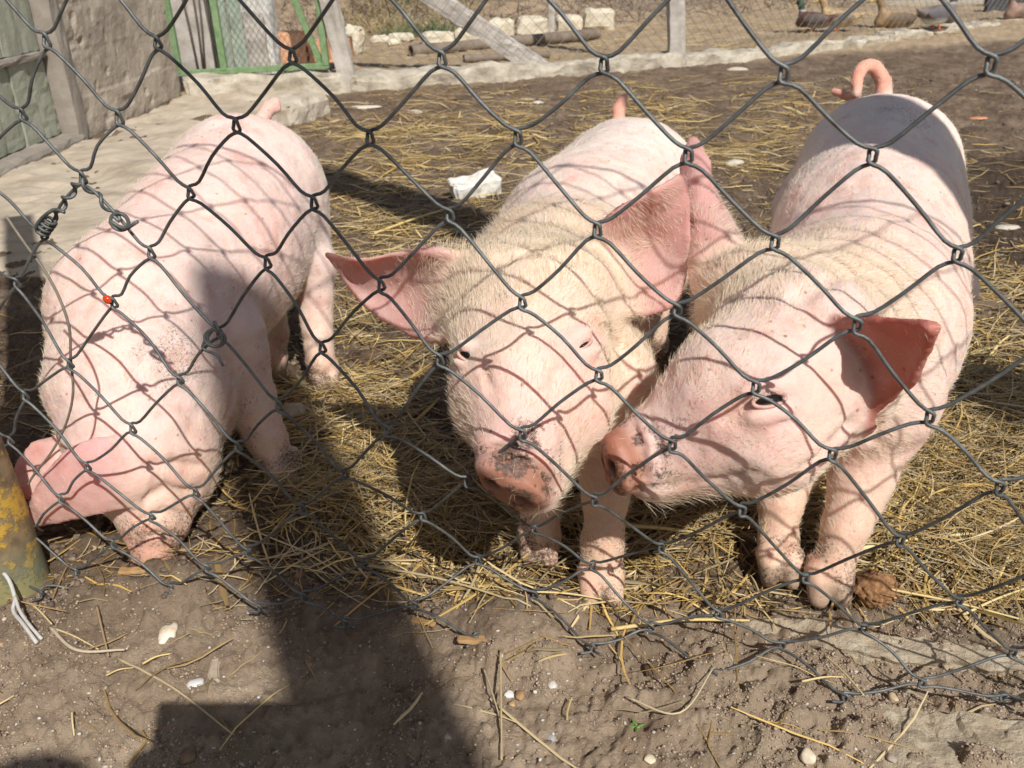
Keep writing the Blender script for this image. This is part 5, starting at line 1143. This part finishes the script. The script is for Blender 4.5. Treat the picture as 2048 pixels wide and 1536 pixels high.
# single stems that can be told apart
def stem(x0, y0, x1, y1, wpx, lab, c, bend=0, z0=.003, z1=.003, seed=0):
    a = on_ground(x0, y0, z0); b = on_ground(x1, y1, z1); a[2] = float(gh(a[0], a[1]))+z0; b[2] = float(gh(b[0], b[1]))+z1
    mid = (a+b)/2+np.array([0, bend, max(0, .002)]); mid[2] = max(mid[2], float(gh(mid[0], mid[1]))+.003)
    r = wpx*proj(mid)[2]/FPX/2; P = catmull([a, mid, b], 7)
    P[:, 2] = np.maximum(P[:, 2], gh(P[:, 0], P[:, 1])+r*.6)
    tag(MB().tube(P, np.linspace(r, r*.6, len(P)), 6).build('straw_stem', noisy('stem_%d' % seed, tuple(np.array(c)*.8), c, 200, .6, .2), None, True), lab, 'straw stem')
for k, (x0, y0, x1, y1, w, c, bd, z0, z1, lab) in enumerate((
    (58, 1205, 105, 1252, 5, (.66, .52, .26), 0, .004, .004, 'short yellow straw leaning at the foot of the yellow post'),
    (98, 1250, 252, 1308, 8, (.56, .46, .33), -.015, .004, .004, 'pale split straw blade curving over the bare soil'),
    (112, 1262, 198, 1302, 4, (.66, .52, .26), 0, .005, .004, 'thin yellow straw crossing the pale blade'),
    (198, 1228, 217, 1312, 6, (.36, .25, .14), .0, .004, .004, 'brown upright stalk on the bare soil'),
    (232, 1316, 470, 1482, 6, (.52, .41, .24), .004, .004, .004, 'long dry stem reaching from the soil into the dark shadow'),
    (288, 1338, 346, 1326, 5, (.70, .53, .22), 0, .003, .003, 'short bright straw below the quartz stone'),
    (214, 1357, 270, 1344, 4, (.62, .47, .20), 0, .003, .003, 'short straw next to the orange flint chip'),
    (144, 1424, 146, 1464, 5, (.72, .58, .30), 0, .003, .003, 'tiny bright straw near the corner shadow'),
    (1002, 1330, 1004, 1530, 6, (.50, .38, .20), .0, .004, .004, 'long upright straw along the edge of the dark shadow'),
    (968, 1350, 1000, 1450, 5, (.48, .38, .24), 0, .004, .004, 'pale straw leaning on the long upright one'),
    (1252, 1412, 1428, 1352, 5, (.58, .48, .30), -.030, .004, .006, 'curved dry blade under the bent wire end'),
    (1222, 1260, 1500, 1232, 9, (.66, .50, .20), .003, .006, .006, 'long flat yellow straw lying along the wire'),
    (1068, 1205, 1210, 1196, 5, (.68, .54, .25), 0, .006, .012, 'thin straw by the front pig\'s foot'),
    (1700, 1100, 1940, 1052, 10, (.70, .60, .30), .0, .012, .020, 'broad pale green straw blade right of the turned pig'),
    (1760, 1175, 2048, 1220, 6, (.68, .52, .22), .0, .010, .008, 'long yellow straw stretching towards the right'),
    (1930, 1215, 2060, 1155, 6, (.70, .56, .26), .0, .008, .014, 'yellow straw rising to the right behind the wire'),
    (1240, 1020, 1415, 1055, 9, (.58, .47, .20), 0, .03, .012, 'thick hollow straw stalk under the turned pig\'s chin'),
    (722, 1128, 1062, 1235, 6, (.50, .40, .22), .004, .010, .004, 'long straw crossing the shadow beneath the wire'),
    (512, 1198, 608, 1086, 3, (.58, .48, .30), 0, .004, .03, 'thin pale stem slanting up in the shade'),
    (748, 462, 905, 420, 6, (.62, .46, .18), .0, .004, .004, 'yellow straw across the slanting shadow behind the spread ear'),
    (1648, 1315, 1725, 1405, 5, (.60, .48, .26), 0, .006, .006, 'dry straw crossing the wire on the footing'),
    (1600, 1384, 1690, 1362, 5, (.68, .52, .25), 0, .005, .005, 'short straw pointing at the crossed straws on the footing'))):
    stem(x0, y0, x1, y1, w, lab, c, bd, z0, z1, k)
# grit: countless small pebbles
def grit(n, seed, x0, x1, y0, y1, smin, smax, dens, cols, name, lab):
    rng = np.random.default_rng(seed); X, Y, q = scatter(n, x0, x1, y0, y1, seed, dens); n = len(X)
    bm = bmesh.new(); bmesh.ops.create_icosphere(bm, subdivisions=1, radius=1); P0 = np.array([v.co[:] for v in bm.verts]); F0 = np.array([[v.index for v in f.verts] for f in bm.faces]); bm.free()
    S_ = rng.uniform(smin, smax, n)**1.0*np.clip(.8+.5*np.hypot(X, Y), 1, 3.2); sc = S_[:, None]*rng.uniform(.6, 1.25, (n, 3)); sc[:, 2] *= .7
    V = P0[None]*(1+.2*rng.normal(size=(n, len(P0), 1)).clip(-1, 1))*sc[:, None, :]
    V = V+np.stack([X, Y, gh(X, Y)+S_*.25], -1)[:, None]
    F_ = (F0[None]+(np.arange(n)*len(P0))[:, None, None]).reshape(-1, 3); c = np.array(cols)[rng.integers(0, len(cols), n)]*rng.uniform(.7, 1.1, (n, 1))
    stuff(mesh_obj(name, V.reshape(-1, 3), F_, straw_material(name+'_m', None, .8), None, True, np.repeat(c, len(P0), 0)), lab, name)
grit(1100, 61, -40, 2090, 140, 1540, .0005, .0017, lambda x, y: np.clip(np.where(y > 1200, .8, .12)+.2*blob(x, y, 1500, 150, 600, 60), 0, 1), [(.48, .42, .34), (.54, .50, .44), (.38, .29, .20), (.44, .28, .15), (.30, .25, .20)], 'grit', 'small pale pebbles and grit scattered in the soil')
grit(9000, 62, -40, 2090, 150, 1240, .0010, .0034, lambda x, y: np.clip(.35+.8*(noise(np.stack([x, y], -1), 1/130., 5)), 0.03, 1)*np.where((x < 420) & (y < 620), .15, 1)*np.where(y > 1225, .0, 1), [(.16, .115, .08), (.20, .145, .10), (.13, .09, .062), (.25, .185, .13)], 'soil_crumbs', 'loose brown crumbs of soil all over the yard')
grit(11000, 63, -40, 2090, 1190, 1545, .0004, .0013, lambda x, y: np.clip(.3+.9*noise(np.stack([x, y], -1), 1/90., 15), .04, 1), [(.31, .23, .16), (.36, .275, .195), (.25, .18, .125), (.41, .325, .235)], 'soil_grains', 'dry grains of soil on the bare ground outside the wire')
# dry brush on the bank and tufts of grass
rng = np.random.default_rng(70); n = 9000
X = rng.uniform(-3.6, 5.2, n); Y = 7.0+.22*np.clip(X-.6, 0, 9)+rng.uniform(-.15, 3.4, n)**1.0; L = rng.uniform(.10, .38, n)
stuff(strands('dry_brush', X, Y, L, rng.uniform(.003, .008, n), rng.uniform(-3.1, 3.1, n), np.array([(.17, .115, .085), (.24, .165, .115), (.13, .085, .065), (.29, .22, .15)])[rng.integers(0, 4, n)], rng.uniform(.0, .09, n), 71, .5, pitch=rng.normal(0, .55, n)), 'tangled brown brush covering the bank', 'brush')
n = 2600; cx = np.array([on_ground(x, y)[:2] for x, y in ((820, 45), (760, 60), (880, 48), (930, 26), (1005, 20), (800, 66), (860, 70), (740, 52))]); k = rng.integers(0, len(cx), n)
X = cx[k, 0]+rng.normal(0, .16, n); Y = cx[k, 1]+rng.normal(0, .14, n)
gc = np.where((k[:, None] % 3 == 0), np.array([(.09, .13, .045)]), np.array([(.36, .27, .13)]))*rng.uniform(.7, 1.2, (n, 1))
stuff(strands('dry_grass', X, Y, rng.uniform(.06, .2, n), rng.uniform(.003, .006, n), rng.uniform(-3.1, 3.1, n), gc, rng.uniform(.01, .06, n), 73, .4, pitch=rng.normal(0, .6, n)), 'tufts of yellow and green grass on the bank', 'grass')
n = 1400; X = rng.uniform(-.9, 2.6, n); Y = rng.uniform(4.3, 6.4, n)+.3*np.clip(X, 0, 9)
stuff(strands('yard_litter', X, Y, rng.uniform(.03, .14, n), rng.uniform(.002, .005, n), rng.normal(0, .7, n), straw_cols(n, 75), rng.uniform(.001, .006, n), 76), 'scattered straw on the dry earth beyond the kerb', 'straw')
# green seedling on the soil
sg = on_ground(1272, 1474); seed = empty('seedling', (sg[0], sg[1], float(gh(sg[0], sg[1])))); tag(seed, 'tiny green seedling on the bare soil', 'seedling')
m_, n_, l_, b_ = mat('leaf_green'); b_.inputs['Base Color'].default_value = (.10, .22, .035, 1); b_.inputs['Roughness'].default_value = .5
for a in (0.2, 1.9, 3.3, 4.6):
    d = np.array([math.cos(a), math.sin(a), .35]); s2 = np.array([-math.sin(a), math.cos(a), 0])*.0013
    mesh_obj('leaf', [(0, 0, .001), d*.003+s2, d*.0062, d*.003-s2, d*.003+np.array([0, 0, .0006])], [(0, 1, 4), (1, 2, 4), (2, 3, 4), (3, 0, 4)], m_, seed)

# ------------------------------------------------------------------ ducks
def duck(x, y, face, s, lab, cols, headup=True, seed=0):
    g = on_soil(x, y)
    S = SDF((-.24, -.12, -.01), (.24, .12, .36), .006)
    S.ell((0, 0, .125), np.array([[math.cos(.12), 0, math.sin(.12)], [0, 1, 0], [-math.sin(.12), 0, math.cos(.12)]]), (.125, .066, .064), .02)
    S.cone((.085, 0, .135), (.11, 0, .11), .05, .045, .03); S.cone((-.10, 0, .135), (-.18, 0, .165), .035, .010, .02)
    S.cone((.10, 0, .15), (.125, 0, .235), .030, .021, .02); S.cone((.125, 0, .235), (.137, 0, .262), .026, .029, .015); S.cone((.155, 0, .258), (.205, 0, .250), .013, .009, .006); S.ell((.20, 0, .248), np.eye(3), (.016, .013, .005), .004)
    for s_ in (-1, 1): S.ell((-.03, s_*.055, .14), np.eye(3), (.105, .016, .04), .01)
    for s_ in (-1, 1):
        S.cone((.0, s_*.028, .08), (.005, s_*.03, .012), .011, .006, .008)
        for a in (-.4, 0, .4): S.cone((.005, s_*.03, .008), (.045*math.cos(a), s_*.03+.045*math.sin(a), .004), .005, .003, .004)
    V, Fc = S.mesh(); lowz = np.where(V[:, 2] < .07, V[:, 2]*.035/.07, V[:, 2]-.035); body, wing, head, ring, belly, leg = [np.array(c) for c in cols]
    C = np.tile(body, (len(V), 1))*(1+.16*fbm(V*np.array([.6, 1, 1.4]), 60, 3, seed))[:, None]
    C = mixc(C, wing, np.clip((np.abs(V[:, 1])-.055)*120, 0, 1)*(V[:, 0] < .07)*(V[:, 2] > .11)); C = mixc(C, belly, np.clip((.115-V[:, 2])*40, 0, 1)*(V[:, 0] < .03)); 
    C = mixc(C, head, np.clip((V[:, 2]-.205)*80, 0, 1)); C = mixc(C, ring, np.clip(1-np.abs(V[:, 2]-.198)*110, 0, 1)*(V[:, 0] > .08))
    C = mixc(C, (.50, .36, .08), np.clip((V[:, 0]-.158)*200, 0, 1)); C = mixc(C, leg, np.clip((.066-V[:, 2])*120, 0, 1))
    V = np.stack([V[:, 0], V[:, 1], lowz], 1)*s; c_, s_ = math.cos(face), math.sin(face); V = V@np.array([[c_, -s_, 0], [s_, c_, 0], [0, 0, 1]]).T
    o = mesh_obj('duck', V, Fc, noisy('plumage_%d' % seed, (.8, .8, .8), (1.05, 1.05, 1.05), 40, .7, .4, 120, .003, attr=True), None, True, C); o.location = g
    tag(o, lab, 'duck', 'ducks behind the kerb')
ORG = (.62, .17, .05)
duck(1626, 64, 2.5, .70, 'dark brown drake with a white neck ring and orange feet', [(.12, .06, .045), (.17, .14, .125), (.02, .06, .035), (.60, .58, .54), (.30, .27, .24), ORG], seed=1)
duck(1674, 63, 2.75, .73, 'tan duck standing close beside the dark drake', [(.52, .36, .19), (.30, .23, .16), (.46, .30, .15), (.50, .38, .22), (.60, .48, .32), ORG], seed=2)
duck(1788, 65, 3.0, .78, 'brown speckled duck with its tail to the grey drake', [(.38, .25, .13), (.20, .14, .09), (.30, .20, .11), (.30, .20, .11), (.36, .26, .16), ORG], seed=3)
duck(1870, 59, .35, .82, 'grey drake with white rear and dark tail', [(.17, .14, .12), (.12, .11, .12), (.03, .06, .04), (.4, .38, .36), (.60, .58, .52), ORG], seed=4)
duck(2040, 48, 3.3, .78, 'pinkish brown duck next to the dark slab', [(.30, .19, .14), (.22, .15, .12), (.25, .18, .14), (.3, .22, .18), (.38, .27, .2), ORG], seed=5)
